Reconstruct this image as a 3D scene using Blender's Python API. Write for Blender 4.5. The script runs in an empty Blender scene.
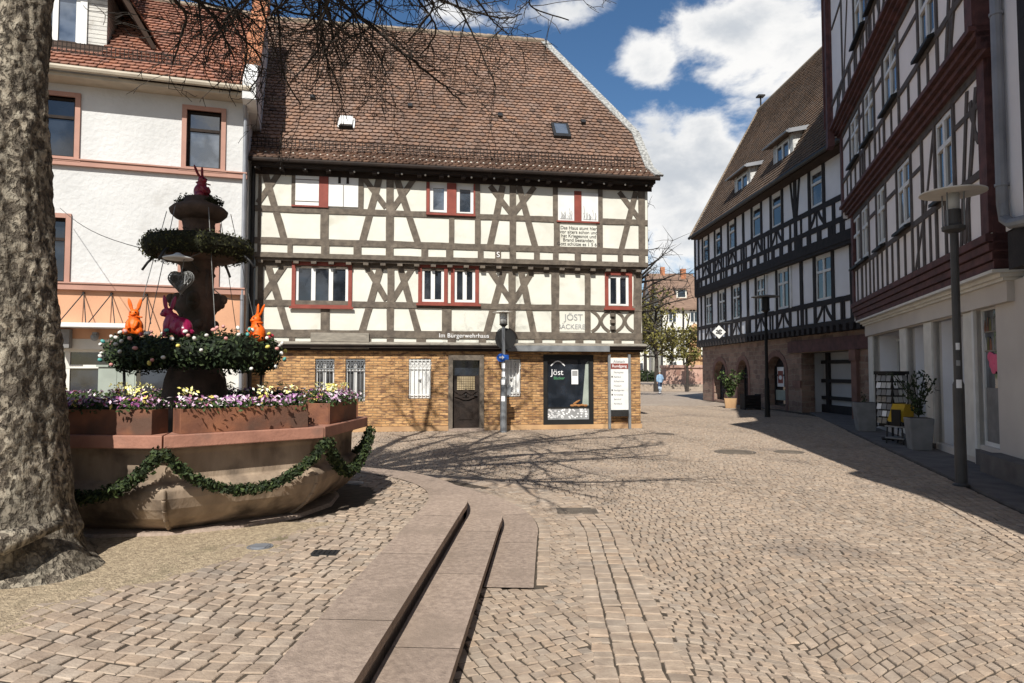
import bpy, math, random
import numpy as np
from math import sin, cos, pi, radians, atan, atan2, sqrt, hypot
from mathutils import Vector, Matrix, noise as mnoise
random.seed(7); rng = np.random.default_rng(7)
sc = bpy.context.scene; COL = sc.collection
# ------------------------------------------------------------------ survey of the place
F = 670.0; PT = atan(30.5/670.0); H = 1.65
def ray(px, py):
    a = (px-512)/F; b = (341.5-py)/F
    return (a, cos(PT)-b*sin(PT), sin(PT)+b*cos(PT))
def G(px, py, z=0.0):
    d = ray(px, py); t = (z-H)/d[2]; return (d[0]*t, d[1]*t)
def AT(px, py, Y):
    d = ray(px, py); t = Y/d[1]; return Vector((d[0]*t, Y, H+d[2]*t))
class Site:
    def __init__(s, o, ang):
        s.o = o; s.a = radians(ang); s.U = (cos(s.a), sin(s.a)); s.N = (-sin(s.a), cos(s.a))
    def P(s, px, py, v=0.0):
        d = ray(px, py); den = d[0]*s.N[0]+d[1]*s.N[1]
        t = (v+s.o[0]*s.N[0]+s.o[1]*s.N[1])/den
        x = d[0]*t-s.o[0]; y = d[1]*t-s.o[1]
        return (x*s.U[0]+y*s.U[1], H+d[2]*t)
# ------------------------------------------------------------------ materials
M = {}
def nt_new(name):
    m = bpy.data.materials.new(name); m.use_nodes = True; nt = m.node_tree
    b = nt.nodes['Principled BSDF']; return m, nt, b
def N(nt, t, **kw):
    n = nt.nodes.new(t)
    for k, v in kw.items():
        if k.startswith('i_'): n.inputs[k[2:].replace('_', ' ')].default_value = v
        else: setattr(n, k, v)
    return n
def mixc(nt, fac, a, b, mode='MIX'):
    n = nt.nodes.new('ShaderNodeMix'); n.data_type = 'RGBA'; n.blend_type = mode
    for s, v in ((n.inputs[0], fac), (n.inputs[6], a), (n.inputs[7], b)):
        if hasattr(v, 'is_output'): nt.links.new(v, s)
        elif isinstance(v, (int, float)): s.default_value = v
        else: s.default_value = (*v, 1) if len(v) == 3 else v
    return n.outputs[2]
def ramp(nt, src, stops):
    r = nt.nodes.new('ShaderNodeValToRGB'); cr = r.color_ramp
    while len(cr.elements) < len(stops): cr.elements.new(0.5)
    for e, (p, c) in zip(cr.elements, stops):
        e.position = p; e.color = (*c, 1) if len(c) == 3 else (c[0],)*3+(1,)
    nt.links.new(src, r.inputs[0]); return r.outputs[0]
def mk(name, c1, c2=None, scale=3.0, rough=0.85, bump=0.0, bscale=None, detail=6.0, attr=False,
       stretch=(1, 1, 1), spec=0.3, metal=0.0, stain=None, lo=0.35, hi=0.65):
    m, nt, b = nt_new(name); L = nt.links
    tc = N(nt, 'ShaderNodeTexCoord'); mp = N(nt, 'ShaderNodeMapping'); mp.inputs['Scale'].default_value = stretch
    L.new(tc.outputs['Object'], mp.inputs['Vector'])
    nz = N(nt, 'ShaderNodeTexNoise'); nz.inputs['Scale'].default_value = scale; nz.inputs['Detail'].default_value = detail
    L.new(mp.outputs[0], nz.inputs['Vector'])
    if c2 is None: c2 = tuple(x*0.8 for x in c1)
    col = mixc(nt, ramp(nt, nz.outputs['Fac'], [(lo, (0,)), (hi, (1,))]), c1, c2)
    if stain:
        n2 = N(nt, 'ShaderNodeTexNoise'); n2.inputs['Scale'].default_value = stain[1]; n2.inputs['Detail'].default_value = 8
        L.new(tc.outputs['Object'], n2.inputs['Vector'])
        col = mixc(nt, ramp(nt, n2.outputs['Fac'], [(stain[2], (0,)), (stain[2]+0.15, (1,))]), col, stain[0])
    if attr:
        at = N(nt, 'ShaderNodeAttribute'); at.attribute_name = 'Col'
        col = mixc(nt, 1.0, col, at.outputs['Color'], 'MULTIPLY')
    L.new(col, b.inputs['Base Color'])
    b.inputs['Roughness'].default_value = rough; b.inputs['Specular IOR Level'].default_value = spec; b.inputs['Metallic'].default_value = metal
    if bump:
        nb = N(nt, 'ShaderNodeTexNoise'); nb.inputs['Scale'].default_value = bscale or scale*6; nb.inputs['Detail'].default_value = 5
        L.new(mp.outputs[0], nb.inputs['Vector'])
        bp = N(nt, 'ShaderNodeBump'); bp.inputs['Strength'].default_value = bump; bp.inputs['Distance'].default_value = 0.02
        L.new(nb.outputs['Fac'], bp.inputs['Height']); L.new(bp.outputs[0], b.inputs['Normal'])
    M[name] = m; return m
def mk_brick(name, c1, c2, mortar, bw, bh, ms, distort=0.0, bump=0.6, rough=0.9, c3=None):
    m, nt, b = nt_new(name); L = nt.links
    tc = N(nt, 'ShaderNodeTexCoord'); sp = N(nt, 'ShaderNodeSeparateXYZ'); L.new(tc.outputs['Object'], sp.inputs[0])
    ad = N(nt, 'ShaderNodeMath', operation='ADD'); L.new(sp.outputs[0], ad.inputs[0]); L.new(sp.outputs[1], ad.inputs[1])
    cb = N(nt, 'ShaderNodeCombineXYZ'); L.new(ad.outputs[0], cb.inputs[0]); L.new(sp.outputs[2], cb.inputs[1])
    vec = cb.outputs[0]
    nz = N(nt, 'ShaderNodeTexNoise'); nz.inputs['Scale'].default_value = 2.2; nz.inputs['Detail'].default_value = 4; L.new(tc.outputs['Object'], nz.inputs['Vector'])
    if distort:
        sub = N(nt, 'ShaderNodeVectorMath', operation='SUBTRACT'); L.new(nz.outputs['Color'], sub.inputs[0]); sub.inputs[1].default_value = (.5, .5, .5)
        scl = N(nt, 'ShaderNodeVectorMath', operation='SCALE'); L.new(sub.outputs[0], scl.inputs[0]); scl.inputs['Scale'].default_value = distort
        av = N(nt, 'ShaderNodeVectorMath', operation='ADD'); L.new(vec, av.inputs[0]); L.new(scl.outputs[0], av.inputs[1]); vec = av.outputs[0]
    br = N(nt, 'ShaderNodeTexBrick'); L.new(vec, br.inputs['Vector'])
    br.inputs['Color1'].default_value = (*c1, 1); br.inputs['Color2'].default_value = (*c2, 1); br.inputs['Mortar'].default_value = (*mortar, 1)
    br.inputs['Scale'].default_value = 1.0; br.inputs['Brick Width'].default_value = bw; br.inputs['Row Height'].default_value = bh
    br.inputs['Mortar Size'].default_value = ms; br.inputs['Mortar Smooth'].default_value = 0.2; br.inputs['Bias'].default_value = 0.0
    n2 = N(nt, 'ShaderNodeTexNoise'); n2.inputs['Scale'].default_value = 1.3; n2.inputs['Detail'].default_value = 9; n2.inputs['Roughness'].default_value = .7; L.new(tc.outputs['Object'], n2.inputs['Vector'])
    mul = ramp(nt, n2.outputs['Fac'], [(0.3, (.5, .46, .42)), (0.5, (.95, .95, .95)), (0.75, (1.15, 1.15, 1.1))])
    col = mixc(nt, 1.0, br.outputs['Color'], mul, 'MULTIPLY')
    if c3:
        wn = N(nt, 'ShaderNodeTexNoise'); wn.inputs['Scale'].default_value = 1.0; wn.inputs['Detail'].default_value = 3
        mp = N(nt, 'ShaderNodeMapping'); mp.inputs['Scale'].default_value = (4.0, 13.0, 1); L.new(vec, mp.inputs['Vector']); L.new(mp.outputs[0], wn.inputs['Vector'])
        col = mixc(nt, ramp(nt, wn.outputs['Fac'], [(0.5, (0,)), (0.62, (1,))]), col, c3)
    L.new(col, b.inputs['Base Color']); b.inputs['Roughness'].default_value = rough; b.inputs['Specular IOR Level'].default_value = .25
    n3 = N(nt, 'ShaderNodeTexNoise'); n3.inputs['Scale'].default_value = 22; n3.inputs['Detail'].default_value = 6; L.new(tc.outputs['Object'], n3.inputs['Vector'])
    mm = N(nt, 'ShaderNodeMath', operation='MULTIPLY'); L.new(n3.outputs['Fac'], mm.inputs[0]); mm.inputs[1].default_value = .7
    hh = N(nt, 'ShaderNodeMath', operation='SUBTRACT'); L.new(mm.outputs[0], hh.inputs[0]); L.new(br.outputs['Fac'], hh.inputs[1])
    bp = N(nt, 'ShaderNodeBump'); bp.inputs['Strength'].default_value = bump; bp.inputs['Distance'].default_value = 0.02
    L.new(hh.outputs[0], bp.inputs['Height']); L.new(bp.outputs[0], b.inputs['Normal'])
    M[name] = m; return m
def mk_glass(name, base=(.012, .015, .02), rough=.04, ior=1.75, c2=None):
    m, nt, b = nt_new(name)
    nz = N(nt, 'ShaderNodeTexNoise'); nz.inputs['Scale'].default_value = 1.7; nz.inputs['Detail'].default_value = 3
    tc = N(nt, 'ShaderNodeTexCoord'); nt.links.new(tc.outputs['Object'], nz.inputs['Vector'])
    col = mixc(nt, ramp(nt, nz.outputs['Fac'], [(.45, (0,)), (.62, (1,))]), base, c2 or tuple(x*2.2 for x in base))
    nt.links.new(col, b.inputs['Base Color'])
    b.inputs['Roughness'].default_value = rough; b.inputs['IOR'].default_value = ior; b.inputs['Specular IOR Level'].default_value = .5
    bp = N(nt, 'ShaderNodeBump'); bp.inputs['Strength'].default_value = .03; bp.inputs['Distance'].default_value = .05
    nt.links.new(nz.outputs['Fac'], bp.inputs['Height']); nt.links.new(bp.outputs[0], b.inputs['Normal'])
    M[name] = m; return m

mk('stone_sett', (.385, .305, .232), (.285, .22, .168), scale=9, rough=.9, bump=.35, bscale=60, attr=True, stain=((.22, .175, .14), .5, .56))
mk('joint_sand', (.085, .066, .048), (.05, .04, .03), scale=12, rough=1, bump=.3, bscale=90)
mk('far_paving', (.35, .285, .225), (.27, .215, .17), scale=5, rough=.95, bump=.3, bscale=25, stain=((.40, .335, .265), .25, .55))
mk('sand', (.50, .40, .27), (.24, .185, .125), scale=30, detail=10, rough=1, bump=1.0, bscale=70, stain=((.19, .16, .10), 2.2, .58), lo=.3, hi=.7)
mk('slab', (.39, .305, .245), (.24, .185, .15), scale=26, detail=10, rough=.85, bump=.4, bscale=90, stain=((.25, .195, .155), 1.7, .55), lo=.3, hi=.7, attr=True)
mk('plaster_cream', (.67, .66, .585), (.60, .59, .52), scale=1.6, bump=.3, bscale=9, stain=((.51, .49, .41), 1.3, .60))
mk('plaster_white', (.60, .60, .59), (.51, .51, .50), scale=.8, bump=.9, bscale=9, stain=((.44, .43, .41), .7, .6))
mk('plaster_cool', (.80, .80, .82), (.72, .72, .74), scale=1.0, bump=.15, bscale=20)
mk('plaster_passage_shade', (.42, .42, .43), (.36, .36, .37), scale=1, bump=.1)  # white passage plaster with the shade of the recess put into its colour
mk('plaster_pinkish', (.88, .84, .83), (.80, .76, .75), scale=.9, bump=.15, bscale=20)
mk('plaster_orange', (.60, .33, .20), (.52, .28, .17), scale=1.2, bump=.2, bscale=20)
mk('plaster_beige', (.60, .56, .51), (.52, .48, .44), scale=.9, bump=.15, bscale=20)
mk('wood_grey', (.155, .128, .10), (.095, .078, .063), scale=7, rough=.85, bump=.5, bscale=30, stain=((.21, .175, .14), 3, .6))
mk('wood_dark', (.028, .023, .024), (.017, .015, .016), scale=5, rough=.8, bump=.3)
mk('wood_oxblood', (.125, .055, .052), (.07, .034, .034), scale=5, rough=.75, bump=.3, stain=((.06, .03, .03), 2.5, .6))
mk('wood_timber_green', (.11, .092, .085), (.07, .06, .056), scale=5, rough=.8, bump=.3)
mk('wood_board', (.30, .27, .225), (.20, .18, .15), scale=4, rough=.9, bump=.4, stretch=(1, 1, 7))
mk('wood_darkbrown', (.03, .02, .015), (.018, .013, .011), scale=5, rough=.8, bump=.2)
mk('paint_red', (.25, .06, .042), (.19, .045, .032), scale=4, rough=.6, bump=.15)
mk('paint_salmon', (.42, .235, .18), (.36, .20, .155), scale=2, rough=.7)
mk('paint_white', (.72, .72, .70), (.64, .64, .62), scale=3, rough=.5)
mk('paint_offwhite', (.70, .68, .62), (.60, .58, .53), scale=3, rough=.6)
mk('gutter_beige', (.46, .40, .31), rough=.6)
mk('metal_grey', (.25, .26, .27), (.18, .19, .20), scale=3, rough=.5, metal=.3)
mk('metal_zinc', (.30, .31, .33), (.22, .23, .25), scale=2, rough=.55, metal=.5)
mk('metal_dark', (.035, .034, .034), (.022, .022, .022), scale=6, rough=.5, metal=.2)
mk('metal_rust', (.25, .105, .055), (.14, .06, .038), scale=5, rough=.75, bump=.2, stain=((.10, .055, .038), 3, .52))
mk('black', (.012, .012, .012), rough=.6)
mk('roof_tile', (.235, .15, .107), (.17, .107, .08), scale=6, rough=.9, bump=.2, attr=True)
mk('roof_tile_red', (.31, .15, .10), (.22, .105, .075), scale=6, rough=.9, bump=.2, attr=True)
mk('roof_tile_brown', (.165, .115, .082), (.12, .084, .062), scale=6, rough=.9, bump=.2, attr=True)
mk('roof_far', (.22, .145, .105), (.16, .105, .078), scale=1.2, rough=.9, stretch=(1, 1, 5))
mk('roof_under', (.06, .04, .03), rough=1)
mk('slate', (.38, .38, .36), (.20, .20, .19), scale=14, rough=.7, bump=.5, bscale=18, lo=.42, hi=.58)
mk('ridge_tile', (.30, .24, .18), (.19, .15, .11), scale=9, rough=.9, bump=.4)
mk('bark', (.30, .265, .21), (.14, .12, .095), scale=5, rough=.95, bump=1.0, bscale=16, lo=.42, hi=.58, stain=((.42, .38, .29), 3.2, .56))
mk('twig', (.055, .045, .038), (.035, .03, .025), scale=6, rough=.95)
mk('basin_stone', (.42, .325, .235), (.19, .14, .10), scale=4, rough=.92, bump=.8, bscale=12, stretch=(1, 1, .35), stain=((.085, .065, .05), 2.3, .52), lo=.3, hi=.7)
mk('column_stone', (.12, .08, .06), (.06, .042, .032), scale=5, rough=.95, bump=.8, bscale=18, stain=((.04, .035, .025), 2.4, .5))
mk('rim_paint', (.37, .18, .125), (.28, .135, .095), scale=6, rough=.7, bump=.2, stain=((.22, .125, .095), 3.5, .55))
mk('evergreen', (.033, .05, .02), (.018, .03, .012), scale=20, rough=.7, attr=True)
mk('moss', (.05, .055, .025), (.03, .03, .016), scale=20, rough=1, bump=.8, bscale=60, attr=True)
mk('leaf_young', (.16, .145, .05), (.10, .10, .04), scale=2, rough=.8, attr=True)
mk('petal', (1, 1, 1), (.92, .92, .92), scale=30, rough=.6, attr=True)
mk('rabbit_orange', (.80, .13, .008), (.72, .115, .007), scale=3, rough=.5, spec=.35)
mk('rabbit_magenta', (.26, .008, .06), (.22, .007, .05), scale=3, rough=.3, spec=.5)
mk('rabbit_red', (.20, .006, .02), (.16, .005, .016), scale=3, rough=.35, spec=.5)
mk('water', (.03, .035, .03), rough=.05)
mk('skin', (.55, .35, .26), rough=.6)
mk('denim', (.28, .42, .58), (.22, .34, .48), scale=20)
mk('denim_dark', (.05, .07, .12), scale=20)
mk('denim_pale', (.45, .52, .60), scale=20)
mk('hair_grey', (.35, .32, .29), scale=20)
mk('hill_forest', (.10, .105, .045), (.055, .07, .03), scale=.25, rough=1, bump=1, bscale=.8)
mk('sign_blue', (.01, .09, .42), rough=.4)
mk('lamp_grey', (.075, .072, .07), (.055, .053, .052), rough=.5)
mk('paint_yellow', (.55, .34, .02), rough=.5)
mk('paint_pink', (.75, .10, .22), rough=.5)
mk('text_black', (.03, .03, .03), rough=.7)
mk('text_grey', (.30, .30, .30), rough=.7)
mk('text_white', (.85, .85, .85), rough=.6)
mk('concrete', (.24, .235, .23), (.18, .175, .17), scale=4, rough=.9, bump=.2)
mk('pink_stone', (.50, .33, .26), (.38, .24, .19), scale=1.2, rough=.9, bump=.3, stain=((.24, .13, .10), .8, .58))
mk('ochre_stone', (.52, .33, .17), (.36, .22, .12), scale=1.5, rough=.9, bump=.3)
mk('paint_greygreen', (.34, .38, .33), rough=.6)
mk('paint_green', (.10, .30, .15), rough=.5)
mk('bread', (.35, .17, .06), (.25, .11, .04), scale=8, rough=.8)
mk('curtain', (.55, .55, .52), (.35, .35, .34), scale=9, rough=.9, stretch=(4, 1, .5))
mk('bulb', (.75, .73, .66), rough=.2)
mk('wire_silver', (.22, .22, .21), (.12, .12, .12), scale=20, rough=.4, metal=.4)
mk_brick('brick_ochre', (.58, .345, .16), (.40, .215, .09), (.27, .18, .10), .23, .072, .010, distort=.05, bump=.8, c3=(.17, .095, .055))
mk_brick('stone_blocks', (.33, .22, .17), (.20, .13, .105), (.30, .23, .18), .50, .22, .024, distort=.22, bump=1.0)
mk('arch_stone', (.22, .125, .10), (.15, .085, .07), scale=3, rough=.9, bump=.5)
mk('slate_light', (.62, .62, .60), (.34, .34, .33), scale=14, rough=.7, bump=.5, bscale=18)
mk_brick('brick_red_parapet', (.50, .20, .10), (.40, .15, .08), (.30, .18, .11), .25, .08, .010, bump=.5)
mk_brick('boards_white', (.60, .59, .55), (.54, .53, .5), (.25, .24, .22), 2.3, .11, .008, bump=.6)
mk_glass('glass'); mk_glass('glass_sky', (.03, .04, .055), c2=(.10, .12, .15), ior=2.3); mk_glass('glass_curtain', (.10, .10, .10), c2=(.02, .02, .025))
mk_glass('glass_lattice', (.30, .23, .13), c2=(.42, .33, .2), rough=.3)
# ------------------------------------------------------------------ mesh helpers
class MB:
    def __init__(s): s.v = []; s.f = []; s.c = []; s.m = []; s.n = 0
    def add(s, vs, fs, col=None, mi=0):
        o = len(s.v); s.v += [tuple(p) for p in vs]
        for f in fs: s.f.append([o+i for i in f]); s.c.append(col or (1, 1, 1)); s.m.append(mi)
    def hexa(s, p, col=None, mi=0):
        s.add(p, [(0, 3, 2, 1), (4, 5, 6, 7), (0, 1, 5, 4), (1, 2, 6, 5), (2, 3, 7, 6), (3, 0, 4, 7)], col, mi)
    def box(s, x0, x1, y0, y1, z0, z1, col=None, mi=0):
        s.hexa([(x0, y0, z0), (x1, y0, z0), (x1, y1, z0), (x0, y1, z0), (x0, y0, z1), (x1, y0, z1), (x1, y1, z1), (x0, y1, z1)], col, mi)
    def bar(s, p, q, w, v, d=.10, out=.022, mi=0):          # timber in the facade plane v, from (u,z) to (u,z)
        s.n += 1; f = v-out-.0004*(s.n % 23)
        dx, dz = q[0]-p[0], q[1]-p[1]; l = hypot(dx, dz) or 1; nx, nz = -dz/l*w/2, dx/l*w/2
        n = max(1, int(l/.4)) if w > .085 else 1; k = .034*w*2 if n > 1 else 0; o = len(s.v)      # hewn edges are never quite straight
        for i in range(n+1):
            t = i/n; cx, cz = p[0]+dx*t, p[1]+dz*t; e = (0 if i in (0, n) else 1)
            g1 = 1+e*random.gauss(0, k/w*.8); g2 = 1+e*random.gauss(0, k/w*.8)
            for a, b in ((cx+nx*g1, cz+nz*g1), (cx-nx*g2, cz-nz*g2)): s.v += [(a, f, b), (a, v+d, b)]
        F_ = []
        for i in range(n):
            a = o+4*i; b = a+4; F_ += [[a, b, b+2, a+2], [a, a+1, b+1, b], [a+2, b+2, b+3, a+3]]
        F_ += [[o, o+2, o+3, o+1], [o+4*n, o+4*n+1, o+4*n+3, o+4*n+2]]
        for q_ in F_: s.f.append(q_); s.c.append((1, 1, 1)); s.m.append(mi)
    def curve(s, pts, w, v, d=.08, out=.022):
        for a, b in zip(pts, pts[1:]):
            dx, dz = b[0]-a[0], b[1]-a[1]; l = hypot(dx, dz)
            s.bar((a[0]-dx/l*.01, a[1]-dz/l*.01), (b[0]+dx/l*.01, b[1]+dz/l*.01), w, v, d, out)
    def prism(s, poly, v0, v1, mi=0, col=None):
        n = len(poly)
        s.add([(a, v0, b) for a, b in poly]+[(a, v1, b) for a, b in poly],
              [tuple(range(n)), tuple(range(2*n-1, n-1, -1))]+[(i, i+n, (i+1) % n+n, (i+1) % n) for i in range(n)], col, mi)
    def prismz(s, poly, z0, z1, mi=0, col=None):
        n = len(poly)
        s.add([(a, b, z0) for a, b in poly]+[(a, b, z1) for a, b in poly],
              [tuple(range(n-1, -1, -1)), tuple(range(n, 2*n))]+[(i, (i+1) % n, (i+1) % n+n, i+n) for i in range(n)], col, mi)
    def tube(s, path, r, n=6, col=None, mi=0, cap=True):
        path = [Vector(p) for p in path]; rr = r if hasattr(r, '__len__') else [r]*len(path)
        o = len(s.v); up = Vector((0, 0, 1)); X = None
        for i, p in enumerate(path):
            t = (path[min(i+1, len(path)-1)]-path[max(i-1, 0)])
            t = t.normalized() if t.length > 1e-9 else Vector((0, 0, 1))
            if X is None: X = t.orthogonal().normalized()
            else: X = (X-t*X.dot(t)).normalized() if (X-t*X.dot(t)).length > 1e-6 else t.orthogonal().normalized()
            Yv = t.cross(X)
            for k in range(n):
                a = 2*pi*k/n; s.v.append(tuple(p+(X*cos(a)+Yv*sin(a))*rr[i]))
        for i in range(len(path)-1):
            for k in range(n):
                s.f.append([o+i*n+k, o+i*n+(k+1) % n, o+(i+1)*n+(k+1) % n, o+(i+1)*n+k]); s.c.append(col or (1, 1, 1)); s.m.append(mi)
        if cap:
            for fc in ([o+k for k in range(n-1, -1, -1)], [o+(len(path)-1)*n+k for k in range(n)]):
                s.f.append(fc); s.c.append(col or (1, 1, 1)); s.m.append(mi)
    def lathe(s, prof, n=24, c=(0, 0, 0), col=None, mi=0, rot=0.0, sq=1.0):
        o = len(s.v)
        for r, z in prof:
            for k in range(n):
                a = 2*pi*k/n+rot; s.v.append((c[0]+r*cos(a), c[1]+r*sin(a)*sq, c[2]+z))
        for i in range(len(prof)-1):
            for k in range(n):
                s.f.append([o+i*n+k, o+i*n+(k+1) % n, o+(i+1)*n+(k+1) % n, o+(i+1)*n+k]); s.c.append(col or (1, 1, 1)); s.m.append(mi)
        for i, rv in ((0, True), (len(prof)-1, False)):
            if prof[i][0] > 1e-4:
                fc = [o+i*n+k for k in range(n)]; s.f.append(fc[::-1] if rv else fc); s.c.append(col or (1, 1, 1)); s.m.append(mi)
    def ball(s, c, r, n=10, m=7, col=None, mi=0, R=None):
        r3 = r if hasattr(r, '__len__') else (r, r, r); o = len(s.v)
        for i in range(m+1):
            for k in range(n):
                a = pi*i/m; b = 2*pi*k/n
                p = Vector((r3[0]*sin(a)*cos(b), r3[1]*sin(a)*sin(b), r3[2]*cos(a)))
                if R is not None: p = R @ p
                s.v.append((c[0]+p[0], c[1]+p[1], c[2]+p[2]))
        for i in range(m):
            for k in range(n):
                s.f.append([o+i*n+k, o+(i+1)*n+k, o+(i+1)*n+(k+1) % n, o+i*n+(k+1) % n]); s.c.append(col or (1, 1, 1)); s.m.append(mi)
    def leaf(s, p, size, col, nrm=None):
        d = Vector((random.gauss(0, 1), random.gauss(0, 1), random.gauss(0, 1))).normalized() if nrm is None else nrm
        a = d.orthogonal().normalized(); a.rotate(Matrix.Rotation(random.random()*6.28, 3, d)); b = d.cross(a)
        p = Vector(p); a *= size; b *= size*.55
        s.add([p-a, p+b*.9+d*size*.12, p+a, p-b*.9+d*size*.12], [(0, 1, 2, 3)], col)
    def build(s, name, mats, parent=None, smooth=False, bevel=0.0):
        me = bpy.data.meshes.new(name); me.from_pydata(s.v, [], s.f)
        mats = mats if isinstance(mats, (list, tuple)) else [mats]
        for m in mats: me.materials.append(M[m])
        if len(mats) > 1: me.polygons.foreach_set('material_index', s.m)
        if any(c != (1, 1, 1) for c in s.c) or any('attr' for _ in ()):
            setcol(me, np.array(s.c, dtype=np.float32))
        else: setcol(me, None)
        me.polygons.foreach_set('use_smooth', [bool(smooth)]*len(s.f))
        me.update()
        o = bpy.data.objects.new(name, me); COL.objects.link(o)
        if parent: o.parent = parent
        if bevel:
            b = o.modifiers.new('bevel', 'BEVEL'); b.width = bevel; b.segments = 2; b.limit_method = 'ANGLE'
        return o
def setcol(me, fc):
    ca = me.color_attributes.new('Col', 'FLOAT_COLOR', 'CORNER')
    n = len(me.loops); out = np.ones((n, 4), dtype=np.float32)
    if fc is not None:
        tot = np.empty(len(me.polygons), dtype=np.int32); me.polygons.foreach_get('loop_total', tot)
        out[:, :3] = np.repeat(fc, tot, axis=0)
    ca.data.foreach_set('color', out.ravel())
def tag(o, label, cat, group=None, kind=None):
    o['label'] = label; o['category'] = cat
    if group: o['group'] = group
    if kind: o['kind'] = kind
    return o
def struct(o, kind='structure'): o['kind'] = kind; return o
def thing(name, label, cat, loc=(0, 0, 0), rz=0.0, group=None):
    o = bpy.data.objects.new(name, None); COL.objects.link(o); o.empty_display_size = .2
    o.location = loc; o.rotation_euler = (0, 0, rz); return tag(o, label, cat, group)
def dup(o, parent=None):
    c = o.copy(); COL.objects.link(c)
    if parent: c.parent = parent
    for ch in list(o.children): dup(ch, c)
    return c
def wall_open(mb, u0, u1, z0, z1, ops, v, depth=.28, mi=0):
    us = sorted({u0, u1, *[min(max(o[k], u0), u1) for o in ops for k in (0, 1)]})
    zs = sorted({z0, z1, *[min(max(o[k], z0), z1) for o in ops for k in (2, 3)]})
    def void(i, j):
        if i < 0 or j < 0 or i >= len(us)-1 or j >= len(zs)-1: return None
        a, b = (us[i]+us[i+1])/2, (zs[j]+zs[j+1])/2
        return any(o[0] < a < o[1] and o[2] < b < o[3] for o in ops)
    for i in range(len(us)-1):
        for j in range(len(zs)-1):
            if void(i, j): continue
            a, b, c, d = us[i], us[i+1], zs[j], zs[j+1]
            mb.add([(a, v, c), (b, v, c), (b, v, d), (a, v, d)], [(0, 1, 2, 3)], None, mi)
            w = v+depth
            for (di, dj, q) in ((-1, 0, [(a, c), (a, d)]), (1, 0, [(b, d), (b, c)]), (0, -1, [(b, c), (a, c)]), (0, 1, [(a, d), (b, d)])):
                vv = void(i+di, j+dj)
                if vv or vv is None:
                    (p, r), (t, y) = q; mb.add([(p, v, r), (t, v, y), (t, w, y), (p, w, r)], [(0, 1, 2, 3)], None, mi)
def window(parent, u0, u1, z0, z1, v, cols=2, transom=None, fw=.06, frame='paint_white', glass='glass', rec=.04, lab=None):
    f = MB(); a, b = v+rec-.03, v+rec+.03
    f.box(u0, u0+fw, a, b, z0, z1); f.box(u1-fw, u1, a, b, z0, z1); f.box(u0+fw, u1-fw, a, b, z0, z0+fw); f.box(u0+fw, u1-fw, a, b, z1-fw, z1)
    for k in range(1, cols):
        x = u0+(u1-u0)*k/cols; w = fw*.75; f.box(x-w, x+w, a-.006, b, z0+fw, z1-fw)
    if transom is not None:
        z = z0+(z1-z0)*transom; f.box(u0+fw, u1-fw, a-.012, b, z-fw*.6, z+fw*.6)
    o = f.build('window', frame, parent)
    if lab: o['label'] = lab
    g = MB(); g.box(u0+fw*.5, u1-fw*.5, v+rec+.004, v+rec+.02, z0+fw*.5, z1-fw*.5); g.build('pane', glass, o)
    return o
def casing(parent, u0, u1, z0, z1, v, w=.09, out=.04, mat='paint_red', name='window_casing', sill=True):
    f = MB()
    f.box(u0-w, u0, v-out, v+.1, z0-w, z1+w); f.box(u1, u1+w, v-out, v+.1, z0-w, z1+w)
    f.box(u0, u1, v-out-.004, v+.1, z1, z1+w); f.box(u0, u1, v-out-.004, v+.1, z0-w, z0)
    if sill: f.box(u0-w-.05, u1+w+.05, v-out-.06, v-out-.005, z0-w*1.1, z0-w*.5)
    return f.build(name, mat, parent)
def text(s, size, u, z, v, mat, parent, name='lettering', align='CENTER', spacing=1.0):
    cu = bpy.data.curves.new(name, 'FONT'); cu.body = s; cu.size = size; cu.align_x = align; cu.extrude = .004; cu.space_character = spacing; cu.space_line = .85
    t = bpy.data.objects.new('tmp_text', cu); COL.objects.link(t)
    bpy.context.view_layer.update(); dg = bpy.context.evaluated_depsgraph_get()
    me = bpy.data.meshes.new_from_object(t.evaluated_get(dg)); bpy.data.objects.remove(t)
    me.materials.clear(); me.materials.append(M[mat])
    o = bpy.data.objects.new(name, me); COL.objects.link(o); o.parent = parent
    o.rotation_euler = (pi/2, 0, 0); o.location = (u, v, z); return o
def inpoly(p, poly):
    x, y = p; c = False; j = len(poly)-1
    for i in range(len(poly)):
        xi, yi = poly[i]; xj, yj = poly[j]
        if (yi > y) != (yj > y) and x < (xj-xi)*(y-yi)/(yj-yi)+xi: c = not c
        j = i
    return c
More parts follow.
